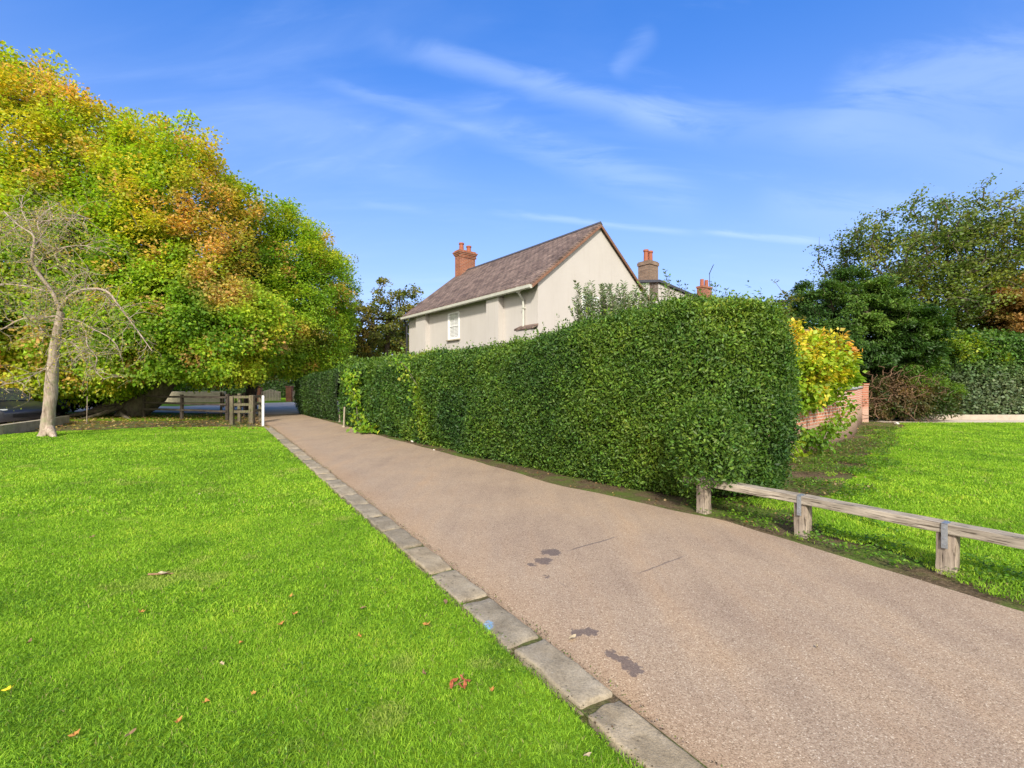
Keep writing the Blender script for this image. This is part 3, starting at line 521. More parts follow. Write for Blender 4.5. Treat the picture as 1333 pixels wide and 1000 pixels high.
# ------------------------------------------------------------------ bare tree on the lawn
def bare_tree():
    base = G(63, 568); Y0 = base.y; t = thing('bare_tree', 'pale nearly bare tree with tangled twigs standing alone on the left lawn', 'tree', (base.x, base.y, 0))
    def W(px, py, dy=0): return P(px, py, Y0+dy)
    tr = [W(61, 571), W(62.5, 560), W(65, 530), W(67, 500), W(70, 460), W(75, 430), W(79, 406)]; parts = [smooth_tube(tr, [.23, .17, .15, .14, .125, .105, .085], 14, .16, 1)]
    for px, py, dy in ((52, 571, -.25), (72, 571, -.3), (70, 566, .3)): parts.append(smooth_tube([W(63, 555), W(px*.5+32, 565, dy*.6), W(px, py, dy)], [.13, .10, .03], 8, .2, 2))
    limbs = [([(79, 406), (67, 379), (46, 350), (42, 333), (44, 308), (25, 294), (5, 275)], .105, .02), ([(77, 405), (90, 386), (110, 377), (138, 379), (156, 400), (175, 425), (198, 457)], .085, .015),
             ([(44, 320), (53, 308), (49, 290), (60, 275), (78, 264)], .05, .012), ([(67, 379), (55, 378), (30, 372), (0, 370), (-25, 375)], .05, .015), ([(76, 411), (50, 414), (27, 416), (0, 430), (-22, 437)], .05, .012),
             ([(79, 415), (102, 418), (120, 428), (140, 438), (152, 450), (158, 466)], .05, .012), ([(105, 420), (112, 434), (114, 450), (126, 466), (124, 482), (136, 494)], .035, .01), ([(65, 478), (50, 485), (40, 490), (20, 498), (8, 499)], .035, .01),
             ([(50, 345), (62, 330), (85, 322), (110, 320), (135, 328)], .045, .01), ([(110, 377), (112, 365), (116, 352), (112, 345)], .035, .01), ([(44, 308), (36, 290), (28, 272), (30, 255)], .04, .01), ([(68, 440), (55, 428), (40, 418), (30, 405)], .03, .01),
             ([(49, 290), (70, 286), (95, 285), (120, 285)], .03, .008), ([(25, 294), (15, 300), (0, 312), (-15, 315)], .035, .01), ([(53, 308), (62, 295), (66, 280), (62, 262)], .03, .008), ([(72, 448), (90, 445), (104, 455), (112, 470)], .025, .008),
             ([(60, 352), (78, 345), (92, 350), (104, 362)], .028, .008)]
    pts = []
    for j, (pl, r0, r1) in enumerate(limbs):
        s = random.uniform(-1, 1)*1.5; r0 *= .55; r1 *= .8; q = [W(px, py, s*min(1, i/3)) for i, (px, py) in enumerate(pl)]; rad = list(np.linspace(r0, r1, len(q))); parts.append(smooth_tube(q, rad, 8, .15, 3)); pts.append((np.array(q), rad))
    # twigs: random walks off the limbs, weeping outward
    segs = []; ends = []
    for q, rad in pts:
        L = sum(np.linalg.norm(q[i+1]-q[i]) for i in range(len(q)-1))
        for _ in range(int(L*9.5)):
            i = rng.integers(0, len(q)-1); f = rng.random(); p = q[i]*(1-f)+q[i+1]*f; d = nrm(rng.normal(0, 1, 3)*np.array([1, 1, .7])+np.array([0, -.1, .25])); r = .011; ln = rng.uniform(.12, .26)
            for s in range(rng.integers(3, 7)):
                d = nrm(d+rng.normal(0, .42, 3)+np.array([0, 0, -.20])); p2 = p+d*ln; segs.append((p, p2, r, r*.78)); r *= .78; p = p2; ends.append(p2)
                if rng.random() < .55:
                    d3 = nrm(d+rng.normal(0, .8, 3)); e = p+d3*ln*1.1; segs.append((p, e, r*.8, r*.4)); ends.append(e); e2 = e+nrm(d3+rng.normal(0, .5, 3))*ln*.8; segs.append((e, e2, r*.5, .0025)); ends.append(e2)
    V, F = joinVF(parts+[tubes(segs, 4)]); npmesh('trunk', V, F, M['bark_pale'], t, smooth=True, sub=(base.x, base.y, 0))
    e = np.array(ends); e = e[rng.random(len(e)) < .9]; e = np.repeat(e, 2, 0)+rng.normal(0, .05, (len(e)*2, 3)); V, F = leaves(e, rng.normal(0, 1, e.shape)+[0, 0, -.6], rng.normal(0, 1, e.shape)+[0, 0, .6], rng.uniform(.03, .075, len(e)), rng.uniform(.02, .04, len(e)))
    npmesh('leaves', V, F, M['leaf'], t, col=lcol(len(e), pal(rng.random(len(e)), [(0, (.25, .33, .04)), (.6, (.50, .45, .06)), (1, (.52, .34, .08))])), sub=(base.x, base.y, 0))
bare_tree()
# ------------------------------------------------------------------ beech, evergreen and shrubs on the right
def beech():
    by = 26.; b = (P(1240, 500, by).x, by, 0); x = b[0]
    ells = [(x-2.9, by, 7.7, 3.9, 3.4, 3.4), (x-3.7, by, 8.7, 3.0, 2.8, 2.7), (x+.6, by, 9.0, 4.4, 3.6, 3.7), (x+4.6, by, 8.4, 4.0, 3.4, 3.5), (x-1, by-1, 5.5, 4.5, 2.5, 2.4), (x+4, by-.5, 5.2, 4, 2.5, 2.4)]
    cents = crown_centres(ells, 860, .25, (.55, 1.0), .40, 3, 3.2)
    t = thing('beech_tree', 'tall spreading beech with dark limbs and olive windswept leaves, behind the ivy hedge', 'tree', b)
    trunk = [(x, by, -.1), (x, by, 2.5), (x-.1, by, 4.2), (x+.1, by, 5.6)]; limbs = []
    for (dx, dy, h) in ((-2.3, .2, 8.6), (-.8, -.4, 10.2), (.9, .3, 10.6), (2.8, -.2, 10.0), (4.6, .3, 8.4), (-3.6, -.5, 7.0)):
        q = [(x, by, 3.8), (x+dx*.25, by+dy*.3, 5.3), (x+dx*.62, by+dy*.7, 4+(h-4)*.6), (x+dx, by+dy, h)]; limbs.append(smooth_tube(q, [.20, .14, .08, .02], 8, .12, 4)); limbs.append(q)
    nodes = [(x, by, 4.5)]+[tuple(np.array(l[a])*(1-f)+np.array(l[a+1])*f) for l in limbs if isinstance(l, list) for a in (0, 1, 2) for f in (.35, .7, 1)]
    segs = []; A = [np.array(n_) for n_ in nodes]; order = np.argsort(np.linalg.norm(cents-np.array([x, by, 5]), axis=1))
    for ci in order:
        c = cents[ci]; D = np.array(A); d = np.linalg.norm(D-c, axis=1)+.6*np.maximum(0, D[:, 2]-c[2]+.2); j = int(np.argmin(d)); p = D[j]; mid = (p+c)/2+rng.normal(0, .10, 3)+np.array([0, 0, .12])
        segs += [(p, mid, .038, .028), (mid, c, .028, .016)]; A += [mid, c]
        if rng.random() < .9: segs.append((c, c+np.array([.35, 0, .35])+rng.normal(0, .3, 3), .014, .004))
    V, F = joinVF([smooth_tube(trunk, [.55, .42, .38, .24], 12, .12)]+[l for l in limbs if not isinstance(l, list)]+[tubes(segs, 5)]); npmesh('trunk', V, F, M['bark_dark'], t, smooth=True, sub=b)
    n = len(cents); per = 82; idx = np.repeat(np.arange(n), per); m = len(idx)
    ax = nrm(np.array([.8, 0, .35])+rng.normal(0, .35, (n, 3)))[idx]; c = cents[idx]+ax*rng.uniform(-.75, .75, (m, 1))+rng.normal(0, .17, (m, 3))
    V, F = leaves(c, ax+rng.normal(0, .5, (m, 3)), rng.normal(0, .6, (m, 3))+[0, -.3, .7], rng.uniform(.11, .20, m), rng.uniform(.08, .13, m))
    base = pal(.65*vnoise(c+5, .7, 9)+.4*rng.random(n)[idx], BEECHP); npmesh('crown', V, F, M['leaf'], t, col=lcol(m, base, .2), sub=b)
beech()
EVG = [(0, (.02, .055, .012)), (.45, (.05, .11, .018)), (.75, (.10, .18, .024)), (1, (.16, .25, .035))]
ec = P(1105, 450, 21)
tree('evergreen_tree', 'dark rounded evergreen overhanging the end of the curved brick wall', 'tree', (ec.x, 21.5, 0), [(ec.x+.3, 21.5, -.1), (ec.x+.3, 21.5, 1.6), (ec.x+.2, 21.4, 3.5), (ec.x, 21.3, 5)], [.25, .2, .14, .06],
     [(ec.x+.1, 21.2, 4.3, 2.8, 2.4, 2.6), (ec.x-1.5, 21, 3.4, 1.6, 2.0, 1.7), (ec.x+2.1, 21, 3.5, 1.7, 2.0, 1.9)], 560, 210, .44, .14, col_simple(EVG, 1.1), leafm='gloss_leaf', lump=.14, flat=.5, zmin=1.9, asp=.42, inner=.1)
sp_ = P(1020, 430, 19.5)
tree('sapling', 'thin sparse sapling against the sky left of the dark evergreen', 'tree', (sp_.x, 19.5, 0), [(sp_.x, 19.5, -.1), (sp_.x, 19.5, 2.5), (sp_.x+.05, 19.5, 3.6), (sp_.x, 19.5, 4.8)], [.06, .05, .04, .02],
     [(sp_.x, 19.5, 4.6, 1.0, .8, 1.2)], 46, 9, .22, .13, col_simple(OAKP, 1.5), lump=.25, rtip=.007, zmin=3, inner=.5)
oc_ = P(1338, 430, 25)
tree('autumn_tree', 'orange brown autumn tree cut by the right edge of the photo', 'tree', (26.9, 23.6, 0), [(26.9, 23.6, -.1), (26.9, 23.6, 2), (26.9, 23.6, 4.2)], [.2, .15, .08],
     [(26.6, 23.4, 4.7, 1.9, 1.6, 2.2)], 170, 110, .5, .15, col_simple([(0, (.13, .11, .03)), (.4, (.28, .19, .05)), (.7, (.42, .21, .07)), (1, (.30, .30, .05))], .9), lump=.25, zmin=2.2)

def shrub(name, label, base, ells, ncl, per, R, Ls, colf, leafm='leaf', cat='shrub', lump=.18, flat=.8, asp=.6, zmin=.05, group=None, keep=None, inner=.15, extra=None, droop=.2, spread=.8):
    t = thing(name, label, cat, base, 0, group); cents = crown_centres(ells, ncl, lump, (.7, 1), inner, 2, zmin, keep)
    if extra is not None: cents = np.concatenate([cents, extra])
    E = np.array(ells); ctr = (E[:, :3]*E[:, 3:4]).sum(0)/E[:, 3].sum(); b0 = np.array(base, float)
    segs = skeleton([b0, b0+[0, 0, .25], b0+[0, 0, .5]], cents, .006, 0, 2.4, .05); V, F = tubes(segs, 5); npmesh('stems', V, F, M['bark_mid'], t, smooth=True, sub=base)
    V, F, c, idx = clump_leaves(cents, ctr, per, R, Ls, flat, .6, droop, spread, asp); bc, jit = colf(c, idx, len(cents)); npmesh('foliage', V, F, M[leafm], t, col=lcol(len(c), bc, jit), sub=base); return t
YEL = [(0, (.08, .17, .015)), (.42, (.18, .31, .02)), (.74, (.34, .44, .03)), (.85, (.68, .58, .05)), (1, (.62, .36, .08))]
def ycol(c, idx, n):
    t = .55*vnoise(c+9, 1.2, 12)+.35*rng.random(n)[idx]+.34*np.clip((c[:, 2]-1.3)/1.4, -.6, 1)+.10; return pal(t, YEL), .18
shrub('yellow_shrub', 'yellow green shrub spilling over the curved brick wall', (6.0, 11.2, 0), [(6.6, 10.95, 2.0, 1.15, 1.0, 1.05), (7.6, 11.7, 1.85, .95, .9, .75), (5.8, 10.4, 1.75, .9, .8, 1.1), (6.5, 10.6, 1.4, .8, .5, .6)], 430, 70, .27, .105, ycol, asp=.8, zmin=.75, keep=lambda p: p[:, 2] > .85+.35*np.clip((p[:, 0]-6.2)/1.0, 0, 1),
      extra=np.array([P(px, py, yy) for px, py, yy in [(1068, 580, 10.4), (1060, 572, 10.3), (1032, 586, 9.6), (1080, 566, 10.7), (1078, 560, 10.8), (1096, 545, 11.5), (1105, 530, 12), (1050, 570, 10.2), (1040, 568, 10.1), (1088, 556, 11)]]))
shrub('tangled_shrub', 'dying brown shrub with bare twisted stems under the dark evergreen', (P(1165, 500, 20.2).x, 20.2, 0), [(P(1165, 500, 20.2).x, 20.0, .9, 1.9, .8, 1.0), (P(1200, 500, 20.).x, 19.7, .7, 1.1, .6, .7)], 190, 80, .3, .10, col_simple([(0, (.03, .06, .015)), (.4, (.06, .10, .02)), (.65, (.16, .11, .05)), (1, (.28, .17, .08))], 1.2), zmin=.1, lump=.25)
segs = []
for _ in range(190):
    p = np.array([P(rng.uniform(1122, 1215), 500, 19.8).x, 19.3+rng.uniform(0, .8), rng.uniform(.1, 2.1)]); d = nrm(rng.normal(0, 1, 3)); r = rng.uniform(.008, .022)
    for s in range(5): d = nrm(d+rng.normal(0, .35, 3)+np.array([0, 0, -.06])); q = p+d*rng.uniform(.1, .24); segs.append((p, q, r, r*.85)); p = q; r *= .85
V, F = tubes(segs, 5); tg = [o for o in bpy.data.objects if o.name == 'tangled_shrub'][0]; npmesh('bare_stems', V, F, plain('dry_stems', (.17, .10, .06), .9, 0, .4, 9), tg, sub=tuple(tg.location))
bc = P(1218, 515, 19.9)
shrub('small_bush', 'small bright green bush at the foot of the ivy hedge', (bc.x, 19.9, 0), [(bc.x, 19.8, 1.3, .95, .6, .65), (bc.x-.7, 19.9, 1.7, .8, .6, .7)], 80, 60, .22, .10, col_simple([(0, (.05, .12, .012)), (.5, (.10, .20, .015)), (1, (.20, .30, .03))], 1.5), asp=.35)
lb = P(1222, 440, 21.5)
shrub('climbing_shrub', 'yellowish green climber heaped on top of the ivy hedge', (lb.x, 21.8, 0), [(lb.x, 21.5, 3.3, 1.7, 1.0, 1.0), (lb.x-1.2, 21.3, 2.9, 1.1, .9, 1.0), (lb.x+2.2, 21.8, 3.1, 1.5, .9, .8)], 190, 75, .34, .12, col_simple([(0, (.08, .16, .014)), (.5, (.17, .27, .018)), (.8, (.32, .38, .03)), (1, (.42, .40, .03))], 1.1), zmin=1.8)

# ------------------------------------------------------------------ hedges
def hedge(name, label, path, width, hfun, dens, Ls, colf, wallend=True, leafm='gloss_leaf', asp=.45, bulge=.12, lump=.10, end_pts=None, core_in=.16, cat='hedge', group=None, ragged=.0, under=.12, farw=None):
    """path: front bottom line from near to far; the body runs back from it. Leaf density falls with distance."""
    pth = [Vector((p[0], p[1], 0)) for p in path]; ctr = []
    # centreline with normals (body lies to the right-hand/back side)
    V = []; 
    S = [0]
    for a, b in zip(pth, pth[1:]): S.append(S[-1]+(b-a).length)
    Sx = np.array(S); PX = np.array([(p.x, p.y) for p in pth])
    T0 = np.gradient(PX, Sx, axis=0)
    def at(s):
        x = np.interp(s, Sx, PX[:, 0]); y = np.interp(s, Sx, PX[:, 1]); e = .25
        tx = np.interp(s+e, Sx, PX[:, 0])-np.interp(s-e, Sx, PX[:, 0]); ty = np.interp(s+e, Sx, PX[:, 1])-np.interp(s-e, Sx, PX[:, 1]); t = nrm(np.stack([tx, ty], 1)); return np.stack([x, y], 1), t
    def surf(s, v, inset=0.0):
        """v 0..1 round the section: front bottom -> front top -> over -> back bottom; rounded, leaning out a little"""
        p, t = at(s); nb = np.stack([t[:, 1], -t[:, 0]], 1)          # to the right of the direction of travel
        h = hfun(s); wv = np.full(len(s), width); L1 = h; L2 = wv; tot = L1+L2+L1*.6; d = v*tot
        a = np.where(d < L1, 0, np.where(d < L1+L2, d-L1, L2)); z = np.where(d < L1, d, np.where(d < L1+L2, h, h-(d-L1-L2)))
        # round the shoulders
        r = .35; u = a/wv; zz = z.copy(); k1 = np.clip((r-a)/r, 0, 1); k2 = np.clip((r-(wv-a))/r, 0, 1)
        zz = np.where(z > h-r, z-r*.30*np.maximum(k1, k2)**2*np.clip((z-(h-r))/r, 0, 1), z)
        a = np.where((z > h-r) & (a < r), a+.22*r*np.clip((z-(h-r))/r, 0, 1)**2, a)
        bl = bulge*np.sin(np.clip(z/h, 0, 1)*PI*.9)-under*np.clip(1-z/.5, 0, 1)
        side = np.where(u < .5, -1, 1); a = a+side*bl
        q = p+nb*a[:, None]; out = np.where((z < h-.02)[:, None], np.concatenate([nb*side[:, None], np.full((len(s), 1), .12)], 1), np.concatenate([nb*((u-.5)*.6)[:, None], np.ones((len(s), 1))], 1))
        P3 = np.concatenate([q, zz[:, None]], 1); out = nrm(out)
        ln = lump*(2*vnoise(P3+33, .9, 14)-1)+lump*.9*(2*vnoise(P3+33, 2.6, 15)-1); return P3+out*(ln[:, None]-inset), out
    t = thing(name, label, cat, (PX[:, 0].mean(), PX[:, 1].mean(), 0), 0, group); org = tuple(t.location)
    # sampling: choose s by density
    Ltot = S[-1]; cand = rng.random(600000)*Ltot; pc, _ = at(cand); dist = np.hypot(pc[:, 0], pc[:, 1]); dn = dens(dist)
    hh = hfun(cand); tot = hh*1.6+width; n_exp = (dn*tot).mean()*Ltot; n = int(n_exp); w_ = dn*tot; w_ /= w_.sum(); s = cand[rng.choice(len(cand), n, p=w_)]
    v = rng.random(n); keep = (v < (hfun(s)+width)/(hfun(s)*1.6+width)) | (rng.random(n) < .35); s = s[keep]; v = v[keep]
    Pt, out = surf(s, v); n = len(s); 
    extraP = []; extraO = []
    if end_pts is not None:     # rounded near end: a quarter of an egg
        e = end_pts(); extraP.append(e[0]); extraO.append(e[1])
    if extraP: Pt = np.concatenate([Pt]+extraP); out = np.concatenate([out]+extraO); n = len(Pt)
    dep = rng.random(n)**1.6; Pt = Pt-out*(dep*.20)[:, None]+rng.normal(0, .02, (n, 3))+out*(ragged*rng.random(n)**4)[:, None]
    ds = np.hypot(Pt[:, 0], Pt[:, 1]); L = Ls*rng.uniform(.65, 1.4, n)*np.clip(ds/8.5, 1, 2.2)
    Ud = rng.normal(0, .75, (n, 3))+out*.35+np.array([0, 0, .25]); Nd = out*.9+np.array([0, 0, .45])+rng.normal(0, .55, (n, 3)); Vx, Fx = leaves(Pt, Ud, Nd, L, L*asp)
    base, jit = colf(Pt, dep); cl = lcol(n, base, jit)
    # solid dark core added inside the leaves to block light
    ms, mv = int(Ltot/.35)+2, 26; ss_, vv_ = np.meshgrid(np.linspace(0, Ltot, ms), np.linspace(.0, 1, mv), indexing='ij'); CP, _ = surf(ss_.ravel(), vv_.ravel(), core_in)
    i, j = np.meshgrid(np.arange(ms-1), np.arange(mv-1), indexing='ij'); F4 = np.stack([i*mv+j, (i+1)*mv+j, (i+1)*mv+j+1, i*mv+j+1], -1).reshape(-1, 4); F3 = np.concatenate([F4[:, :3], F4[:, [0, 2, 3]]])
    CP[:, 2] = np.maximum(CP[:, 2], .22 if False else .02)
    npmesh('foliage', Vx, Fx, M[leafm], t, col=cl, sub=org)
    npmesh('light_block_core', CP, F3, M['core'], t, sub=org, smooth=True); return t
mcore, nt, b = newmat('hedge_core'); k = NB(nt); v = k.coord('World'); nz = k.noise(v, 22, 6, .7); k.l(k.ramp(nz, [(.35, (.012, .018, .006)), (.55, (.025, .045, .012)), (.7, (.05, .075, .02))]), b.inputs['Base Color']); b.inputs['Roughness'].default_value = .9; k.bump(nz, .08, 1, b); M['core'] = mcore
PRIV = [(0, (.026, .070, .018)), (.35, (.055, .120, .018)), (.65, (.105, .185, .020)), (.85, (.16, .25, .025)), (1, (.27, .33, .035))]
def hcol(P_, dep):
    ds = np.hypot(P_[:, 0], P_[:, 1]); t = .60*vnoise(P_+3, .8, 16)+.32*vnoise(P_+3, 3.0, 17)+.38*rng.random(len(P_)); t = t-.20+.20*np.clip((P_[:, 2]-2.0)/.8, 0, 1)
    y = np.exp(-((P_[:, 0]-P(545, 500, 12.5).x)/.55)**2)*(P_[:, 1] < 13.9)*np.clip(vnoise(P_+3, 1.8, 18)*2-.5, 0, 1); t = t+.55*y*(P_[:, 1] > 11.5)
    return pal(t, PRIV), .2
HF = [(2.5, 6.35), (1.75, 7.0), (.8, 8.05), (-.1, 9.2), (-1.05, 10.45), (-2.9, 12.95), (-4.8, 15.5), (-6.7, 18.3)]
hs_ = [0]; 
for a, b_ in zip(HF, HF[1:]): hs_.append(hs_[-1]+math.hypot(b_[0]-a[0], b_[1]-a[1]))
HH = [2.82, 2.70, 2.60, 2.44, 2.38, 2.40, 2.42, 2.44]
def hh(s): return np.interp(s, hs_, HH)+.05*(2*vnoise(np.stack([s, s*0, s*0], 1)+9, 1.3, 19)-1)
def near_end():
    n = 74000; th = rng.uniform(-PI*1.05, .85, n); zf = rng.random(n); cx, cy = 2.98, 7.36; z = .12+zf*2.85; # egg-shaped end beside the wall
    prof = np.interp(z, [0, .3, 1.0, 1.8, 2.4, 2.75, 2.97], [.84, .94, 1.05, 1.04, .96, .86, .50]); ln = 1+.09*(2*vnoise(np.stack([np.cos(th), np.sin(th), z*.6], 1)*2+8, 1., 21)-1)+.05*(2*vnoise(np.stack([np.cos(th)*2, np.sin(th)*2, z*1.5], 1)*2+8, 1., 22)-1)
    r = prof*1.27*ln; Pn = np.stack([cx+r*np.cos(th), cy+r*np.sin(th)*1.0, z*.955], 1); o = nrm(np.stack([np.cos(th), np.sin(th), np.clip((z-2.3)*1.2, 0, 2)], 1))
    m = 20000; a = rng.uniform(0, 2*PI, m); q = np.sqrt(rng.random(m)); rt = q*.95*1.25; Pt = np.stack([cx+rt*np.cos(a), cy+rt*np.sin(a), 2.84-.16*q**2+.12*(2*vnoise(np.stack([rt*np.cos(a), rt*np.sin(a), a*0], 1)+5, 1.5, 23)-1)], 1)
    ot = nrm(np.stack([np.cos(a)*q*.5, np.sin(a)*q*.5, np.ones(m)], 1)); k_ = 9000; dl = nrm(rng.normal(size=(k_, 3))); Pl = np.array([2.50, 5.90, .80])+dl*np.array([.48, .52, .60])*(1+.1*(2*vnoise(dl*3+9, 1., 27)-1))[:, None]; ok = Pl[:, 2] > np.where(Pl[:, 0] < 2.3, .12, .33)+.10*rng.random(k_)
    return np.concatenate([Pn, Pt, Pl[ok]]), np.concatenate([o, ot, dl[ok]])
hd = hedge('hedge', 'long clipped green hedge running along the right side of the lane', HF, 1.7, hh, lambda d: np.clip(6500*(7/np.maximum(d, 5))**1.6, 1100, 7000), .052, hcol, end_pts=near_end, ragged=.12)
# the same added light-blocking core for the rounded end
th, zz = np.meshgrid(np.linspace(0, 2*PI, 25), np.linspace(.02, 2.6, 12), indexing='ij'); pr = np.interp(zz, [0, .3, 1.0, 1.8, 2.4, 2.65, 2.78], [.70, .78, .88, .88, .80, .66, .05])*1.12
Vc = np.stack([2.98+pr*np.cos(th), 7.36+pr*np.sin(th), zz], -1).reshape(-1, 3); i, j = np.meshgrid(np.arange(24), np.arange(11), indexing='ij'); Fc = np.stack([i*12+j, (i+1)*12+j, (i+1)*12+j+1, i*12+j+1], -1).reshape(-1, 4)
npmesh('light_block_core', Vc, Fc, M['core'], hd, sub=tuple(hd.location), smooth=True)
# shoots sticking out of the top
sh = []; segs = []
for _ in range(420):
    s = rng.random()*hs_[-1]*.75; x = np.interp(s, hs_, [p[0] for p in HF]); y = np.interp(s, hs_, [p[1] for p in HF]); off = rng.uniform(.15, 1.5); h = float(hh(np.array([s]))[0])
    p = np.array([x+.82*off, y+.55*off, h-.1]) if s > .4 else np.array([3.05+rng.uniform(-1, 1), 7.6+rng.uniform(-1, 1), 2.85]); ln = rng.uniform(.12, .34)*(1 if s > 2.5 else 1.25); d = nrm(np.array([rng.normal(0, .2), rng.normal(0, .2), 1])); segs.append((p, p+d*ln, .004, .002))
    for f in np.arange(.3, 1.01, .14): sh.append(p+d*ln*f+rng.normal(0, .02, 3))
sh = np.array(sh); V, F = leaves(sh, rng.normal(0, .8, sh.shape)+[0, 0, .5], rng.normal(0, .6, sh.shape)+[0, -.3, .7], rng.uniform(.05, .09, len(sh)), rng.uniform(.025, .04, len(sh)))
npmesh('top_shoots', V, F, M['gloss_leaf'], hd, col=lcol(len(sh), pal(rng.random(len(sh)), [(0, (.07, .14, .02)), (1, (.19, .28, .03))])), sub=tuple(hd.location))
def dcol(P_, dep): return pal(.5*vnoise(P_+3, 1.4, 24)+.5*rng.random(len(P_)), [(0, (.018, .045, .010)), (.5, (.040, .085, .015)), (1, (.085, .15, .022))]), .2
DH = [(-7.35, 19.45), (-8.6, 20.9), (-10.0, 22.6), (-11.15, 24.1), (-11.6, 24.9)]
hedge('clipped_hedge', 'dark round-ended hedge block at the far end of the lane', DH, 1.5, lambda s: np.interp(s, [0, 5.3, 6.2, 7.0], [2.3, 2.08, 1.98, 1.7]), lambda d: np.full_like(d, 700.), .035, dcol, bulge=.16, lump=.06, asp=.5)
def icol(P_, dep):
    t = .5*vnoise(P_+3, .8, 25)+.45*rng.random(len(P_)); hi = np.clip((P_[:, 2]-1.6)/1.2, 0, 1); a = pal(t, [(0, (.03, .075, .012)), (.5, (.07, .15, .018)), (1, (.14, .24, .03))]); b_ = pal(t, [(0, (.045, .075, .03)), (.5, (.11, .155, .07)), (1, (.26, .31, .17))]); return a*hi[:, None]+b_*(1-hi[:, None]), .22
IH = [(34, 21.8), (29, 21.3), (24, 21.0), (20.5, 20.9), (18.0, 20.95), (15.5, 21.7), (12.5, 23.0)]
IHr = IH
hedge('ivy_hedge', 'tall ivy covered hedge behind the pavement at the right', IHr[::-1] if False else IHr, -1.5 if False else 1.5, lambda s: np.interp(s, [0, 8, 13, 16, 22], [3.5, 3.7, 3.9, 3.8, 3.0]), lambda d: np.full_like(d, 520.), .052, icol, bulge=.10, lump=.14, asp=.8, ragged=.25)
hedge('far_hedge', 'dark hedge across the road behind the gates and brick piers', [(2, 52.5), (-14, 53), (-30, 53.5), (-46, 54)], 1.6, lambda s: np.full_like(s, 4.2), lambda d: np.full_like(d, 100.), .11, dcol, lump=.2, asp=.6)
# climber on the hedge
def vine(name, label, pts, n, Ls, stops, y):
    b = pts[0]; t = thing(name, label, 'climbing plant', (b[0], b[1], 0)); cs = []; segs = []
    for a, c in zip(pts, pts[1:]):
        segs.append((np.array(a), np.array(c), .012, .009))
        for _ in range(n): f = rng.random(); cs.append(np.array(a)*(1-f)+np.array(c)*f+rng.normal(0, .16, 3)*np.array([1, .6, 1]))
    cs = np.array(cs); cs[:, 2] = np.maximum(cs[:, 2], .08); V, F = tubes(segs, 5); npmesh('stems', V, F, M['bark_mid'], t, sub=(b[0], b[1], 0)); V, F = leaves(cs, rng.normal(0, .6, cs.shape)+[-.2, -.5, -.4], rng.normal(0, .5, cs.shape)+[-.5, -.6, .5], rng.uniform(.7, 1.3, len(cs))*Ls, rng.uniform(.5, 1., len(cs))*Ls)
    npmesh('foliage', V, F, M['leaf'], t, col=lcol(len(cs), pal(rng.random(len(cs)), stops)), sub=(b[0], b[1], 0))
LIM = [(0, (.10, .22, .015)), (.6, (.20, .34, .02)), (1, (.36, .42, .03))]
vine('climber', 'bright green climber hanging on the far end of the long hedge', [P(478, 563, 14.9), P(466, 548, 15.4), P(463, 520, 15.7), P(458, 500, 16.0), P(455, 492, 16.2), P(470, 488, 15.5)], 95, .13, LIM, 0)
vine('climber', 'yellow green climber patch halfway along the long hedge face', [P(556, 556, 12.05), P(548, 530, 12.1), P(545, 505, 12.0), P(530, 480, 12.5), P(520, 470, 12.9)], 75, .10, LIM, 0)
vine('climber', 'low green sprawling plant at the hedge foot by the lane', [P(470, 560, 15.0), P(478, 562, 14.8), P(484, 563, 14.7)], 60, .14, LIM, 0)
# silvery shoots behind the hedge
def shoots(name, label, base, spec, stops, Ls, gap=.06):
    t = thing(name, label, 'shrub', base); segs = []; cs = []; dr = []
    for (x, y, h) in spec:
        p = np.array([base[0]+(x-base[0])*.4, base[1]+(y-base[1])*.4, .0]); top = np.array([x, y, h]); mid = (p+top)/2+rng.normal(0, .12, 3); segs += [(p, mid, .022, .014), (mid, top, .014, .004)]
        n = int((h-1.3)/gap); tt = np.linspace(0, 1, max(n, 2))
        for q in tt:
            z = 1.3+(h-1.3)*q; f = z/h; c = (mid*(1-(f-.5)*2)+top*(f-.5)*2) if f > .5 else (p*(1-f*2)+mid*f*2)
            for _ in range(4): a = rng.uniform(0, 2*PI); d = np.array([math.cos(a), math.sin(a), .7]); cs.append(c+d*Ls*.5); dr.append(d)
        for _ in range(3):
            f = rng.uniform(.55, .85); c = mid*(1-(f-.5)*2)+top*(f-.5)*2; e = c+nrm(np.array([rng.normal(), rng.normal(), 1.3]))*rng.uniform(.25, .6); segs.append((c, e, .006, .003))
            for q in np.linspace(.1, 1, 8):
                for _ in range(2): a = rng.uniform(0, 2*PI); d = np.array([math.cos(a), math.sin(a), .6]); cs.append(c*(1-q)+e*q+d*Ls*.45); dr.append(d)
    cs = np.array(cs); dr = np.array(dr); V, F = tubes(segs, 5); npmesh('stems', V, F, M['bark_mid'], t, sub=base); n = len(cs)
    V, F = leaves(cs, dr+rng.normal(0, .2, dr.shape), rng.normal(0, .5, dr.shape)+[0, -.4, .8], Ls*rng.uniform(.7, 1.25, n), Ls*.38*rng.uniform(.8, 1.2, n)); npmesh('foliage', V, F, M['leaf'], t, col=lcol(n, pal(rng.random(n), stops)), sub=base)
def bushspec(pxs, Y): 
    out = []
    for px, py in pxs: 
        y = Y+rng.uniform(-.5, .5); q = P(px, py, y); out.append((q.x, q.y, q.z))
    return out
SIL = [(0, (.10, .15, .055)), (.5, (.19, .25, .12)), (1, (.34, .38, .24))]
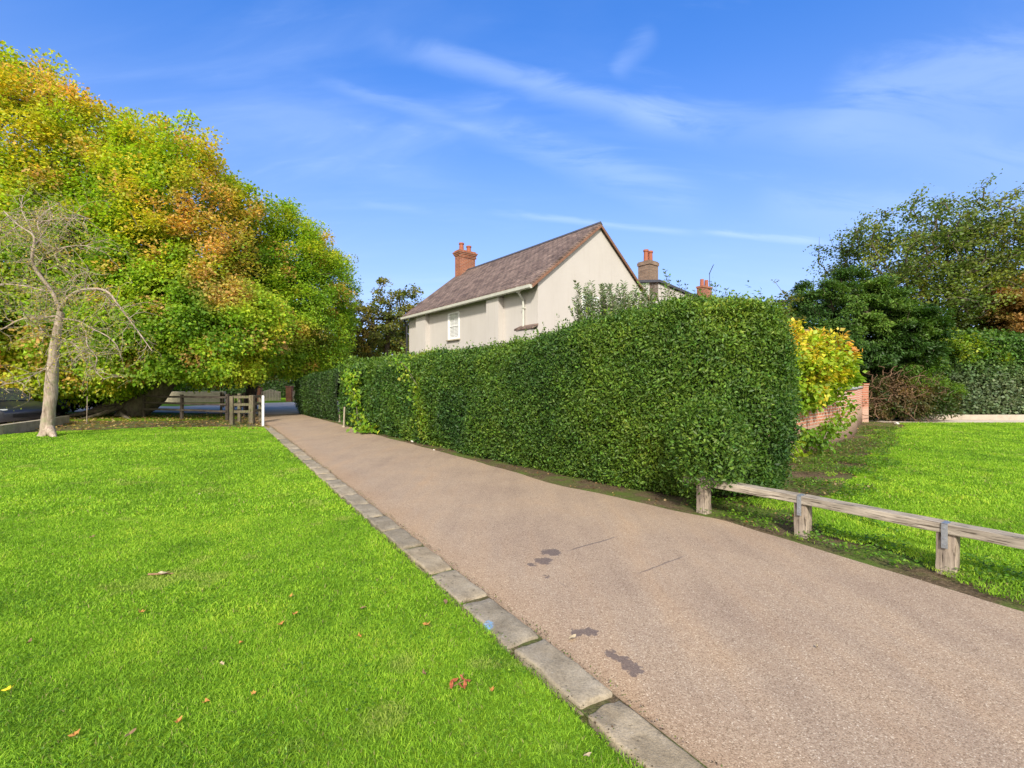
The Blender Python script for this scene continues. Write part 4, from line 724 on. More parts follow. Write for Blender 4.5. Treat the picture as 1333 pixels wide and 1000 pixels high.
shoots('tall_shrub', 'grey green shrub with upright leafy shoots rising behind the hedge, before the gable', (2.8, 10.6, 0), bushspec([(742, 402), (748, 390), (756, 398), (763, 380), (770, 368), (775, 388), (783, 378), (790, 372), (797, 385), (806, 376), (812, 368), (820, 382), (828, 374), (835, 384), (786, 392), (802, 394), (845, 380), (815, 392), (838, 372), (766, 394), (752, 404), (780, 398), (825, 392), (850, 388)]+[(rng.uniform(745, 868), rng.uniform(368, 404)) for _ in range(52)], 10.8), SIL, .10, .05)
shoots('leafy_shrub', 'thin green shrub shoots behind the hedge in front of the brown chimney house', (4.4, 11.2, 0), bushspec([(866, 352), (870, 362), (884, 368), (893, 372), (875, 378), (860, 372), (905, 380), (925, 368), (932, 374), (945, 378), (970, 386), (985, 392), (1000, 402), (960, 384), (915, 378), (850, 378), (990, 384), (1008, 396)], 11.2), [(0, (.05, .10, .03)), (1, (.14, .20, .05))], .085, .09)

# ------------------------------------------------------------------ main house
def window(parent, x0, x1, z0, z1, side, shutters=True, depth=.0):
    """a sash window part on local plane. side 'W': plane x=0 (faces -x, coordinate runs in y); side 'S': plane y=0 (faces -y)"""
    def B(bm, a0, a1, d0, d1, c0, c1, bev=0):
        if side == 'W': bx(bm, d0, d1, a0, a1, c0, c1, bev)
        else: bx(bm, a0, a1, d0, d1, c0, c1, bev)
    t = .065; bm = bmesh.new(); B(bm, x0, x1, -.035, .07, z0, z0+t, .004); B(bm, x0, x1, -.035, .07, z1-t, z1, .004); B(bm, x0, x0+t, -.034, .069, z0+t, z1-t, .004); B(bm, x1-t, x1, -.034, .069, z0+t, z1-t, .004)
    zm = (z0+z1)/2; B(bm, x0+t, x1-t, -.005, .045, zm-.022, zm+.022); win = bmobj('window', bm, M['white'], parent)
    bm = bmesh.new(); B(bm, x0+t, x1-t, .012, .013, z0+t, z1-t); bmobj('pane', bm, M['glass'], win)
    bm = bmesh.new(); B(bm, x0-.06, x1+.06, -.10, .0, z0-.06, z0-.002, .006); bmobj('sill', bm, M['concrete'], win)
    bm = bmesh.new()
    if shutters:
        n = int((z1-z0-2*t)/.062)
        for i in range(n): z = z0+t+.031+i*.062; B(bm, x0+t+.04, x1-t-.04, .020, .032, z-.022, z+.028)
        B(bm, x0+t, x0+t+.04, .018, .05, z0+t, z1-t); B(bm, x1-t-.04, x1-t, .018, .05, z0+t, z1-t); B(bm, (x0+x1)/2-.02, (x0+x1)/2+.02, .016, .051, z0+t, z1-t)
        bmobj('shutter', bm, M['white'], win)
    else: bm.free()
def house():
    W_, L_, E_, R_ = 6.4, 10.0, 5.2, 7.72; h = thing('house', 'cream rendered house with slate roof and red brick chimney behind the hedge', 'house', (.9, 16.0, 0), math.atan2(.622, .783))
    # walls, with real openings for the two windows (dark panels for the unlit room behind them)
    bm = bmesh.new(); wx = (5.1, 6.05, 3.57, 4.76); gx = (2.2, 3.15, 3.75, 4.98); t = .25
    def wallW(y0, y1, z0, z1): bx(bm, 0, t, y0, y1, z0, z1)
    wallW(0, wx[0], 0, E_); wallW(wx[1], L_, 0, E_); wallW(wx[0], wx[1], 0, wx[2]); wallW(wx[0], wx[1], wx[3], E_)
    for a, b_, c, d in ((t, gx[0], 0, E_), (gx[1], W_-t, 0, E_), (gx[0], gx[1], 0, gx[2]), (gx[0], gx[1], gx[3], E_)): bx(bm, a, b_, 0, t, c, d)
    bx(bm, W_-t, W_, 0, L_, 0, E_); bx(bm, t, W_-t, L_-t, L_, 0, E_)
    prism(bm, [(0, E_), (W_, E_), (W_/2, R_)], 'y', 0, t); prism(bm, [(0, E_), (W_, E_), (W_/2, R_)], 'y', L_-t, L_); bmobj('wall', bm, M['render'], h)
    bm = bmesh.new(); bx(bm, t+.6, t+.65, wx[0]-.5, wx[1]+.5, wx[2]-.5, wx[3]+.4); bmobj('dark_room_panel', bm, M['dark_room'], h); bm = bmesh.new(); bx(bm, gx[0]-.5, gx[1]+.5, t+.6, t+.65, gx[2]-.5, gx[3]+.2); bmobj('dark_room_panel', bm, M['dark_room'], h)  # near-black panels: the gloom of the room is put into their colour
    for y0, y1, pr in ((1.95, 2.74, .26), (7.85, 8.85, .20)): bm = bmesh.new(); bx(bm, -pr, .0, y0, y1, 0, E_-.16); bmobj('buttress', bm, M['render'], h)
    window(h, wx[0], wx[1], wx[2], wx[3], 'W'); window(h, gx[0], gx[1], gx[2], gx[3], 'S')
    # roof: two slabs and ridge
    sl = (R_-E_)/(W_/2); ov = .34; th_ = .10
    for nm, sgn in (('roof', 1), ('roof', -1)):
        bm = bmesh.new(); xe, xr = (-ov, W_/2) if sgn > 0 else (W_+ov, W_/2); ze = E_-ov*sl+.05; zr = R_+.05
        prism(bm, [(xe, ze), (xr, zr), (xr, zr+th_*1.2), (xe, ze+th_)], 'y', -.07, L_+.12)
        bmesh.ops.subdivide_edges(bm, edges=[e for e in bm.edges if abs(e.verts[0].co.y-e.verts[1].co.y) > 3], cuts=24)
        for v in bm.verts: v.co.z -= .035*math.sin(v.co.y/L_*PI)*(.5 if sgn > 0 else .3)
        rf = bmobj(nm, bm, M['slate'], h)
        bm = bmesh.new(); prism(bm, [(xe+.02*sgn, ze-.075), (xr, zr-.075), (xr, zr+.012), (xe+.02*sgn, ze+.02)], 'y', -.075-.045, -.073); bmobj('verge_board', bm, M['brown_trim'], h)
    bm = bmesh.new()
    for i in range(22):
        y = -.08+i*(L_+.16)/22; z = R_+.05+.13-.03*math.sin(max(0, min(1, y/L_))*PI)*.5; prism(bm, [(W_/2-.12, z-.08), (W_/2, z+.035), (W_/2+.12, z-.08), (W_/2, z-.06)], 'y', y, y+(L_+.16)/22-.006)
    bmobj('ridge_tiles', bm, M['lead'], h)
    bm = bmesh.new(); bx(bm, -.24, .0, .02, L_-.02, E_-.135, E_-.05); bmobj('soffit', bm, M['dark_trim'], h)
    bm = bmesh.new(); zc = E_-ov*sl+.02; prof = [(-ov-.10, zc+.05), (-ov-.09, zc-.05), (-ov-.03, zc-.085), (-ov+.05, zc-.05), (-ov+.06, zc+.05)]; prism(bm, prof, 'y', -.06, L_+.1); bmobj('gutter', bm, M['cream_metal'], h)
    bm = bmesh.new(); bx(bm, -.36, -.24, .64, .78, E_-.36, E_-.16, .01); cyl(bm, (-.30, .71, E_-.34), (-.06, .71, E_-.62), .04); cyl(bm, (-.07, .71, E_-.58), (-.07, .71, .1), .04)
    for z in (4.3, 3.2): bx(bm, -.12, 0.0, .65, .77, z, z+.05)
    bmobj('downpipe', bm, M['cream_metal'], h)
    bm = bmesh.new(); cyl(bm, (-.30, L_+.02, E_-.26), (-.10, L_+.06, E_-.6), .05); cyl(bm, (-.10, L_+.06, E_-.58), (-.10, L_+.06, .1), .05); bmobj('downpipe', bm, M['black_metal'], h)
    # lean-to roof at the foot of the corner
    bm = bmesh.new(); prism(bm, [(-.30, 3.50), (.0, 3.64), (.0, 3.71), (-.30, 3.57)], 'y', -.02, .95); bmobj('lean_to_roof', bm, M['slate'], h)
    bm = bmesh.new(); bx(bm, -.27, .0, .05, .88, 0, 3.5); bmobj('lean_to_wall', bm, M['render'], h)
    # chimney
    cx, cy = W_/2, L_-.35; bm = bmesh.new(); bx(bm, cx-.5, cx+.5, cy-.25, cy+.25, R_-1.0, 8.62)
    for i, g in enumerate((.035, .07, .105)): z = 8.62+i*.075; bx(bm, cx-.5-g, cx+.5+g, cy-.25-g, cy+.25+g, z, z+.075-.001)
    for a in range(9): bx(bm, cx-.5-.05+a*.13, cx-.5+.01+a*.13, cy-.25-.055, cy-.25-.002, 8.53, 8.615)
    bx(bm, cx-.53, cx+.53, cy-.28, cy+.28, 8.845, 8.93); ch = bmobj('chimney', bm, M['brick_red'], h)
    for dx, hh_ in ((-.24, .44), (.24, .36)):
        bm = bmesh.new(); cyl(bm, (cx+dx, cy, 8.92), (cx+dx, cy, 8.92+hh_), .135, .115, 16); cyl(bm, (cx+dx, cy, 8.92+hh_-.07), (cx+dx, cy, 8.92+hh_), .15, .15, 16); bmobj('chimney_pot', bm, M['terracotta'], ch)
house()
def house2():
    o = P(843, 500, 24); h = thing('house', 'neighbouring pale house with a brown brick chimney, mostly hidden by the hedge', 'house', (o.x-1.3, 23.0, 0), math.atan2(.622, .783))
    bm = bmesh.new(); prism(bm, [(0, 0), (7.2, 0), (7.2, 6.5), (2.6, 6.98), (0, 6.6)], 'y', 0, 6); bmobj('wall', bm, M['render'], h)
    for a, b_ in (((-.2, 6.6), (2.6, 7.03)), ((2.6, 7.03), (7.5, 6.5))):
        bm = bmesh.new(); prism(bm, [a, b_, (b_[0], b_[1]+.13), (a[0], a[1]+.13)], 'y', -.12, 6.2); bmobj('roof', bm, M['lead'], h)
    bm = bmesh.new(); bx(bm, 1.85, 2.62, .0, .72, 6.0, 7.90); bx(bm, 1.81, 2.66, -.04, .76, 7.90, 8.06); bx(bm, 1.85, 2.62, 0, .72, 8.06, 8.12); ch = bmobj('chimney', bm, M['brick_brown'], h)
    for dx in (2.03, 2.42): bm = bmesh.new(); cyl(bm, (dx, .35, 8.1), (dx, .35, 8.74), .125, .11, 16); cyl(bm, (dx, .35, 8.64), (dx, .35, 8.74), .14, .14, 16); bmobj('chimney_pot', bm, M['terracotta'], ch)
house2()
def house3():
    o = P(925, 500, 40); h = thing('house', 'distant house with small chimney and aerial showing over the hedge top', 'house', (o.x, 40, 0), .6); zt = P(0, 372, 40).z
    bm = bmesh.new(); prism(bm, [(-4, 0), (4, 0), (4, 5.6), (0, 8.6), (-4, 5.6)], 'y', 0, 7); bmobj('wall', bm, M['brick_brown'], h)
    for s in (-1, 1): bm = bmesh.new(); prism(bm, [(4.3*s, 5.5), (0, 8.7), (0, 8.85), (4.3*s, 5.65)], 'y', -.2, 7.2); bmobj('roof', bm, M['slate'], h)
    bm = bmesh.new(); bx(bm, -.65, .65, .3, .9, 8, zt); bx(bm, -.7, .7, .25, .95, zt-.15, zt+.001); ch = bmobj('chimney', bm, M['brick_red'], h)
    for dx in (-.35, .3): bm = bmesh.new(); cyl(bm, (dx, .6, zt), (dx, .6, zt+.62), .17, .15, 12); bmobj('chimney_pot', bm, M['terracotta'], ch)
    bm = bmesh.new(); cyl(bm, (.95, .7, 8), (.95, .7, zt+1.4), .025); q = Vector((.95, .7, zt+1.35)); cyl(bm, q, q+Vector((.25, -.2, .7)), .03)
    for i in range(6): c = q+Vector((.25, -.2, .7))*(i/5); cyl(bm, c+Vector((-.28, -.25, 0)), c+Vector((.28, .25, 0)), .015, n=6)
    bmobj('aerial', bm, M['black_metal'], h)
house3()
def outbuilding():
    o = P(1035, 500, 17); h = thing('outbuilding', 'low outbuilding whose brown tiled roof shows above the yellow shrub', 'shed', (o.x-1.6, 16.5, 0), .3); zt = P(0, 424, 17).z
    bm = bmesh.new(); bx(bm, 0, 3.8, 0, 2.6, 0, zt-.9); bmobj('wall', bm, M['brick_red'], h)
    bm = bmesh.new(); prism(bm, [(-.2, zt-1.0), (1.3, zt), (2.8, zt-1.0), (2.8, zt-.92), (1.3, zt+.08), (-.2, zt-.92)], 'x', -.2, 4.0); bmobj('roof', bm, plain('old_tiles', (.20, .10, .075), .9, 0, .4, 14, .01), h)
outbuilding()

# ------------------------------------------------------------------ curved brick wall
def garden_wall():
    pts = [(4.3, 8.9), (5.6, 9.57), (7.07, 10.9), (9.2, 12.8), (11.2, 15.0), (12.9, 17.2), (14.9, 19.6)]; Q = np.array([(x, y, 0.) for x, y in pts]); V, F = smooth_tube(Q, [.1]*len(Q), 4); n = len(V)//4; c = V.reshape(n, 4, 3).mean(1); d = nrm(np.gradient(c, axis=0)); nb = np.stack([-d[:, 1], d[:, 0], 0*d[:, 0]], 1)
    t = thing('brick_wall', 'curved red brick garden wall with bleached lower courses', 'wall', (9.2, 12.8, 0)); org = (9.2, 12.8, 0); w2 = .225
    def strip(off0, off1, z0, z1):
        V = np.concatenate([c+nb*off0+[0, 0, z0], c+nb*off0+[0, 0, z1], c+nb*off1+[0, 0, z1], c+nb*off1+[0, 0, z0]]); i = np.arange(n-1); F = np.concatenate([np.stack([i+k*n, i+1+k*n, i+1+((k+1) % 4)*n, i+((k+1) % 4)*n], 1) for k in range(4)]+[np.array([[0, n, 2*n, 3*n], [n-1, 4*n-1, 3*n-1, 2*n-1]])]); return V, F
    V, F = strip(0, w2, -.1, 1.42); npmesh('wall', V, F, M['brick_wall'], t, sub=org); V, F = strip(-.03, w2+.03, 1.422, 1.49); npmesh('coping', V, F, M['stone_cap'], t, sub=org)
    c0 = c[-1]; bm = bmesh.new(); bx(bm, -.19, .19, -.19, .19, -.1, 1.55, .01, rz=.9); bx(bm, -.22, .22, -.22, .22, 1.552, 1.62, .01, rz=.9); bmobj('pier', bm, M['brick_wall'], t, loc=(c0[0]+.1-9.2, c0[1]+.1-12.8, 0))
garden_wall()
bm = bmesh.new(); bx(bm, 17.6, 40, 20.70, 20.88, -.05, .22, .02); rough_up(bm, .02, 3, 2); tag(bmobj('low_wall', bm, M['pavement']), 'low pale stone edging wall in front of the ivy hedge', 'wall')

# ------------------------------------------------------------------ knee rail beside the lane
def knee_rail():
    ps = [Vector((2.41, 5.79, 0)), Vector((3.09, 4.90, 0)), Vector((3.715, 3.93, 0)), Vector((4.33, 2.98, 0)), Vector((4.9, 2.0, 0))]; t = thing('rail_fence', 'low weathered timber rail on short posts beside the lane', 'rail', ps[1]); org = ps[1]
    for i, p in enumerate(ps):
        d = (ps[min(i+1, 4)]-ps[max(i-1, 0)]).normalized(); a = math.atan2(d.y, d.x); w_ = .064; bm = bmesh.new(); vs = bx(bm, -w_, w_, -w_, w_, -.1, .335+.0*i, .008, seg=2)
        bmesh.ops.subdivide_edges(bm, edges=[e for e in bm.edges if e.calc_length() > .1], cuts=5, use_grid_fill=True)
        for v in bm.verts: v.co += Vector((mnoise.noise(v.co*9+Vector((i*4, 0, 0))), mnoise.noise(v.co*9+Vector((0, i*4+3, 0))), 0))*.008
        post = bmobj('post', bm, M['post_wood'], t, smooth=False, loc=p-org, rz=a+random.uniform(-.04, .04))
        nl = Vector((-math.sin(a), math.cos(a), 0))
        if nl.dot(p) > 0: nl = -nl
        if 0 < i:
            bm = bmesh.new(); bx(bm, -.021, .021, -.0035, .0035, .215, .4195, .001); bx(bm, -.021, .021, 0, .10, .4225, .4275, .001)
            for z in (.245, .30, .385): cyl(bm, (0, .0, z), (0, -.009, z), .007, n=8)
            bmobj('strap', bm, M['galv'], t, loc=(p+nl*.0835-org), rz=a if nl.dot(Vector((math.sin(a), -math.cos(a), 0))) > 0 else a+PI)
    for i in range(4):
        a, b_ = ps[i], ps[i+1]; d = b_-a; L = d.length; bm = bmesh.new()
        ext = .10 if i else .04
        if i == 0: a = a-d.normalized()*.25; d = b_-a; L = d.length
        bx(bm, -L/2+.004, L/2-.004, -.078, .078, -.042, .042, .009, seg=2); bmesh.ops.subdivide_edges(bm, edges=[e for e in bm.edges if e.calc_length() > .5], cuts=26)
        for v in bm.verts: v.co.z += .004*mnoise.noise(v.co*5+Vector((i*9, 0, 0))); v.co.y += .006*mnoise.noise(v.co*4+Vector((0, i*9, 2)))
        c = (a+b_)/2; bmobj('rail', bm, M['rail_wood'], t, loc=(c.x-org.x, c.y-org.y, .379-org.z), rz=math.atan2(d.y, d.x))
knee_rail()

# ------------------------------------------------------------------ far end: fence, kissing-gate box, bollard, gates, posts
def far_fence():
    a, b_ = Vector((-17.5, 21.9, 0)), G(296, 548); b_ = Vector((b_.x, b_.y, 0)); t = thing('post_and_rail_fence', 'dark three-rail timber fence behind the maple trunk', 'fence', b_); d = b_-a
    pm = G(245, 547); f0 = .5
    for f in (0, .48, 1.0):
        p = a+d*f; bm = bmesh.new(); bx(bm, -.07, .07, -.05, .05, -.1, 1.12+.05*(f > .9), .01); rough_up(bm, .01, 6, 2); bmobj('post', bm, M['fence_dark'], t, loc=p-b_, rz=math.atan2(d.y, d.x))
    for z in (.42, .72, 1.02):
        bm = bmesh.new(); L = d.length; bx(bm, -L/2, L/2, -.02, .02, -.045, .045, .005); bmesh.ops.subdivide_edges(bm, edges=[e for e in bm.edges if e.calc_length() > 1], cuts=14)
        for v in bm.verts: v.co.z += .02*mnoise.noise(Vector((v.co.x*.7, z*9, 0)))
        bmobj('rail', bm, M['fence_dark'], t, loc=(a+b_)/2-b_+Vector((.0, -.072, z)), rz=math.atan2(d.y, d.x))
    # the pen beside it
    c = G(315, 551); c = Vector((c.x, c.y, 0)); t = thing('fence_bay', 'short mossy timber fence bay with thick posts left of the white post', 'fence', c)
    A, B = Vector((G(302, 552.5).x, G(302, 552.5).y, 0)), Vector((G(328, 552).x, G(328, 552).y, 0)); Cc, D = A+Vector((-.35, 1.1, 0)), B+Vector((-.30, 1.2, 0))
    for p, s, z in ((A, .07, 1.12), (B, .09, 1.15), (Cc, .06, 1.2), (D, .07, 1.12)): bm = bmesh.new(); bx(bm, -s, s, -s, s, -.1, z, .015); rough_up(bm, .012, 6, 2); bmobj('post', bm, M['fence_mossy'], t, loc=p-c)
    for p, q in ((A, B), (B, D), (A, Cc)):
        for z in (.50, .78, 1.08):
            dd = q-p; bm = bmesh.new(); bx(bm, -dd.length/2+.05, dd.length/2-.05, -.018, .018, -.05, .05, .004); bmobj('rail', bm, M['fence_mossy'], t, loc=(p+q)/2-c+Vector((0, 0, z)), rz=math.atan2(dd.y, dd.x))
    # slatted dark gate behind
    gp = P(303, 520, 22.5); t = thing('slatted_gate', 'small dark slatted gate behind the mossy fence bay', 'gate', (gp.x, 22.5, 0), .15); bm = bmesh.new()
    for i in range(7): bx(bm, -.42+i*.14-.03, -.42+i*.14+.03, -.012, .012, .45, 1.15)
    bmobj('slats', bm, M['fence_dark'], t); bm = bmesh.new()
    for z in (.55, 1.05): bx(bm, -.48, .48, -.04, -.014, z-.04, z+.04)
    bmobj('crossbars', bm, M['fence_dark'], t)
    for x in (-.52, .52): bm = bmesh.new(); bx(bm, x-.04, x+.04, -.04, .04, -.05, 1.2, .005); bmobj('post', bm, M['fence_dark'], t)
far_fence()
bp = G(342.5, 556); t = thing('bollard', 'slim white post at the lane edge where the kerb ends', 'bollard', (bp.x, bp.y, 0))
bm = bmesh.new(); cyl(bm, (0, 0, -.05), (0, 0, 1.14), .045, .045, 14); cyl(bm, (0, 0, 1.14), (0, 0, 1.17), .045, .025, 14); bmobj('shaft', bm, M['white'], t); bm = bmesh.new(); cyl(bm, (0, 0, -.01), (0, 0, .03), .075, .07, 14); bmobj('base_collar', bm, M['concrete'], t)
for px, py, h_, lab in ((442, 549, .9, 'thin pale stake standing at the far end of the long hedge'), (447.5, 556, .75, 'shorter leaning pale stake at the far hedge foot beside the lane')):
    p = G(px, py); bm = bmesh.new(); cyl(bm, (0, 0, -.05), (.03, 0, h_), .035, .03, 10); bx(bm, -.05, .05, -.05, .05, -.02, .04, .01); tag(bmobj('stake', bm, M['concrete'], loc=p), lab, 'stake')
def pier(px, lab, Y=42.):
    x = P(px, 500, Y).x; t = thing('gate_pier', lab, 'gate pier', (x, Y, 0)); bm = bmesh.new(); bx(bm, -.24, .24, -.24, .24, -.05, 1.32, .01); bmobj('shaft', bm, M['brick_red'], t); bm = bmesh.new(); bx(bm, -.29, .29, -.29, .29, 1.322, 1.42, .02); bmobj('cap', bm, M['brick_red'], t)
pier(336.5, 'orange brick gate pier left of the picket gates'); pier(377, 'orange brick gate pier right of the picket gates')
def pickets(px0, px1, lab, Y=42.):
    x0, x1 = P(px0, 500, Y).x, P(px1, 500, Y).x; t = thing('picket_gate', lab, 'gate', (x0, Y, 0)); L = x1-x0; n = int(L/.13); bm = bmesh.new()
    for i in range(n): x = (i+.5)*L/n; z = 1.02+.10*math.cos((x/L-.5)*2*PI); bx(bm, x-.042, x+.042, -.012, .012, .08, z)
    bmobj('pickets', bm, plain('pale_wood', (.52, .42, .34), .8, 0, .2, 4), t); bm = bmesh.new()
    for z in (.25, .85): bx(bm, 0, L, .013, .05, z-.05, z+.05)
    bmobj('crossbars', bm, M['post_wood'], t)
pickets(340, 365.5, 'pale wooden picket gates across the road between brick piers'); pickets(380.5, 396, 'pale picket fence section beside the dark hedge block')
fx = P(210, 500, 40); bm = bmesh.new(); bx(bm, -17, 5.6, -.15, .15, 0, .95, .02); tag(bmobj('boundary_wall', bm, M['concrete'], loc=(fx.x, 39.5, 0), rz=.08), 'low tan wall across the road seen under the maples', 'wall')
# white van far beyond the gates
def boxy_vehicle(loc, rz, label):
    t = thing('parked_van', label, 'van', loc, rz); bm = bmesh.new(); prism(bm, [(-2.2, .35), (2.2, .35), (2.3, .9), (1.75, 1.15), (1.2, 1.95), (-2.15, 2.0), (-2.25, 1.2)], 'y', -.85, .85)
    bmesh.ops.bevel(bm, geom=bm.edges[:], offset=.06, segments=2, affect='EDGES'); bmobj('body', bm, plain('white_car_paint', (.42, .43, .44), .3, 0, .03, 2), t)
    for x in (-1.4, 1.4):
        for y in (-.78, .78): bm = bmesh.new(); cyl(bm, (x, y-.1, .33), (x, y+.1, .33), .33, n=20); bmobj('wheel', bm, M['black_metal'], t)
    for y in (-.86, .86): bm = bmesh.new(); prism(bm, [(.2, 1.2), (1.55, 1.2), (1.12, 1.8), (.2, 1.8)], 'y', y-.005, y+.005); bmobj('side_window', bm, M['dark_room'], t)
vp = P(329, 500, 58); boxy_vehicle((vp.x, 58, -.2), .1, 'white van parked across the road behind the gate pier')
# ------------------------------------------------------------------ car park corner at the left edge
mp_, nt, b = newmat('black_car_paint'); b.inputs['Base Color'].default_value = (.012, .014, .022, 1); b.inputs['Roughness'].default_value = .32; b.inputs['Coat Weight'].default_value = .15; M['carblack'] = mp_
mp_, nt, b = newmat('car_glass'); b.inputs['Base Color'].default_value = (.03, .035, .04, 1); b.inputs['Roughness'].default_value = .04; b.inputs['Specular IOR Level'].default_value = .8; M['carglass'] = mp_
mp_, nt, b = newmat('headlight_lens'); b.inputs['Base Color'].default_value = (.55, .57, .55, 1); b.inputs['Roughness'].default_value = .12; M['lamp'] = mp_
def car(loc, rz, label):
    t = thing('parked_car', label, 'car', loc, rz, 'cars in the car park'); bm = bmesh.new()
    # stations along x (front at +x): half width, z bottom, shoulder z, roof z (None outside cabin), roof half width
    ST = [(2.20, .62, .34, .62, .62), (2.10, .78, .24, .70, .70), (1.75, .86, .20, .80, .80), (1.0, .89, .20, .90, .93), (.55, .90, .20, .93, 1.10), (-.05, .90, .20, .95, 1.40), (-.8, .90, .20, .96, 1.44), (-1.4, .89, .22, .97, 1.32), (-1.9, .87, .25, .97, 1.02), (-2.12, .80, .30, .90, .92), (-2.2, .70, .36, .80, .80)]
    rings = []
    for x, w_, zb, zs, zr in ST:
        rw = w_*(.72 if zr > zs+.1 else .86); pts = [(-w_*.92, zb), (-w_, (zb+zs)/2), (-w_*.97, zs), (-rw, zr-.03), (-rw*.6, zr), (0, zr+.015), (rw*.6, zr), (rw, zr-.03), (w_*.97, zs), (w_, (zb+zs)/2), (w_*.92, zb)]; rings.append([bm.verts.new((x, y, z)) for y, z in pts])
    for a, c in zip(rings, rings[1:]):
        for i in range(11): bm.faces.new((a[i], a[(i+1) % 11], c[(i+1) % 11], c[i]))
    bm.faces.new(rings[0]); bm.faces.new(rings[-1][::-1]); bmesh.ops.subdivide_edges(bm, edges=bm.edges[:], cuts=1, use_grid_fill=True, smooth=.5); body = bmobj('body', bm, M['carblack'], t, smooth=True)
    for s in (-1, 1):
        bm = bmesh.new(); q = [(.62, .95), (-.02, 1.33), (-.85, 1.37), (-1.45, 1.22), (-1.75, 1.0)]; vs = []
        for x, z in q: f = (z-.95)/.45; vs.append(bm.verts.new((x, s*(.895-.20*f), z)))
        bm.faces.new(vs); r = bmesh.ops.extrude_face_region(bm, geom=bm.faces[:]); bmesh.ops.translate(bm, vec=(0, s*.02, 0), verts=[v for v in r['geom'] if isinstance(v, bmesh.types.BMVert)]); bmobj('side_window', bm, M['carglass'], t)
    bm = bmesh.new(); A = [bm.verts.new(p) for p in ((.98, -.72, .94), (.98, .72, .94), (.12, .60, 1.40), (.12, -.60, 1.40))]; bm.faces.new(A); r = bmesh.ops.extrude_face_region(bm, geom=bm.faces[:]); bmesh.ops.translate(bm, vec=(.02, 0, .03), verts=[v for v in r['geom'] if isinstance(v, bmesh.types.BMVert)]); bmobj('windscreen', bm, M['carglass'], t)
    for x in (-1.35, 1.35):
        for s in (-1, 1):
            bm = bmesh.new(); cyl(bm, (x, s*.70, .32), (x, s*.90, .32), .32, n=24); wl = bmobj('wheel', bm, M['black_metal'], t); bm = bmesh.new(); cyl(bm, (x, s*.895, .32), (x, s*.915, .32), .20, n=16); bmobj('rim', bm, M['galv'], wl)
    for s in (-1, 1): bm = bmesh.new(); bx(bm, 1.93, 2.14, s*.62-.14, s*.62+.14, .56, .69, .03, seg=2); bmobj('headlight', bm, M['lamp'], t)
    bm = bmesh.new(); bx(bm, 2.12, 2.20, -.40, .40, .36, .52, .015); bmobj('grille', bm, M['black_metal'], t)
c1 = P(-8, 500, 17.6); car((c1.x, 17.6, .02), -.35, 'black car at the left edge behind the low concrete wall'); c2 = P(15, 500, 22); car((c2.x, 22.2, .02), -.15, 'dark car further back, half hidden by the bare trunk')
bm = bmesh.new(); pts = [(-15.2, 10.5), (-16.05, 14.4), (-16.9, 16.4), (-18.1, 18.7)]
for a, c_ in zip(pts, pts[1:]):
    A, B = Vector((*a, 0)), Vector((*c_, 0)); n = Vector((-(B-A).y, (B-A).x, 0)).normalized()*.11; q = [bm.verts.new(v) for v in (A-n+Vector((0, 0, -.05)), B-n+Vector((0, 0, -.05)), B+n+Vector((0, 0, -.05)), A+n+Vector((0, 0, -.05)))]; p_ = [bm.verts.new(v.co+Vector((0, 0, .36))) for v in q]
    bm.faces.new(q[::-1]); bm.faces.new(p_)
    for i in range(4): bm.faces.new((q[i], q[(i+1) % 4], p_[(i+1) % 4], p_[i]))
tag(bmobj('low_wall', bm, M['concrete']), 'low concrete retaining wall in front of the black car', 'wall')
def shop():
    p = P(5, 500, 30); t = thing('shop', 'shop front with lilac sign board beyond the black car', 'shop', (p.x-6, 30, 0), -.1)
    z = lambda py: P(0, py, 30).z
    bm = bmesh.new(); bx(bm, -6, 8.2, 0, 6, 0, 2.9); bmobj('wall', bm, M['render'], t); bm = bmesh.new(); bx(bm, -6.2, 8.4, -.3, 6.2, 2.9, 3.15); bmobj('roof', bm, M['lead'], t)
    bm = bmesh.new(); bx(bm, -4, 7.0, -.12, -.01, 1.35, 2.05, .01); bmobj('sign_board', bm, plain('lilac_board', (.46, .36, .66), .5, 0, .3, .6), t); bm = bmesh.new(); bx(bm, 4.7, 7.0, -.135, -.121, 1.35, 1.7); bmobj('sign_panel', bm, plain('blue_board', (.14, .25, .55), .5, 0, .2, 2), t)
    bm = bmesh.new(); bx(bm, -3.5, 7.0, -.06, -.01, .3, 1.30); w_ = bmobj('window', bm, M['carglass'], t)
    for x in (-3.5, -1, 1.5, 4.2, 6.96): bm = bmesh.new(); bx(bm, x-.04, x+.04, -.09, -.061, .3, 1.3); bmobj('mullion', bm, M['white'], w_)
shop()
sp = P(38.5, 500, 22.8); t = thing('sign_post', 'blue and white striped post beside the parked cars', 'post', (sp.x, 22.8, 0)); bm = bmesh.new(); bx(bm, -.11, .11, -.05, .05, 0, 1.46, .01); bmobj('shaft', bm, plain('blue_paint', (.03, .18, .42), .5), t); bm = bmesh.new(); bx(bm, -.07, .07, -.062, -.051, 1.0, 1.42); bmobj('panel', bm, M['white'], t)
sp = G(71, 541.5); t = thing('marker_post', 'small green and white marker post right of the bare trunk', 'post', (sp.x, sp.y, 0)); bm = bmesh.new(); bx(bm, -.04, .04, -.03, .03, -.05, .55, .005); bmobj('shaft', bm, M['white'], t); bm = bmesh.new(); bx(bm, -.042, .042, -.032, .032, .551, .98, .005); bmobj('top', bm, plain('green_paint', (.02, .25, .16), .5), t)
sp = G(113, 551); bm = bmesh.new(); cyl(bm, (0, 0, -.05), (.02, 0, 1.1), .018, .012, 8); bx(bm, -.03, .03, -.03, .03, -.04, .01); tag(bmobj('stake', bm, M['post_wood'], loc=sp), 'thin wooden stake under the maple leaves', 'stake')

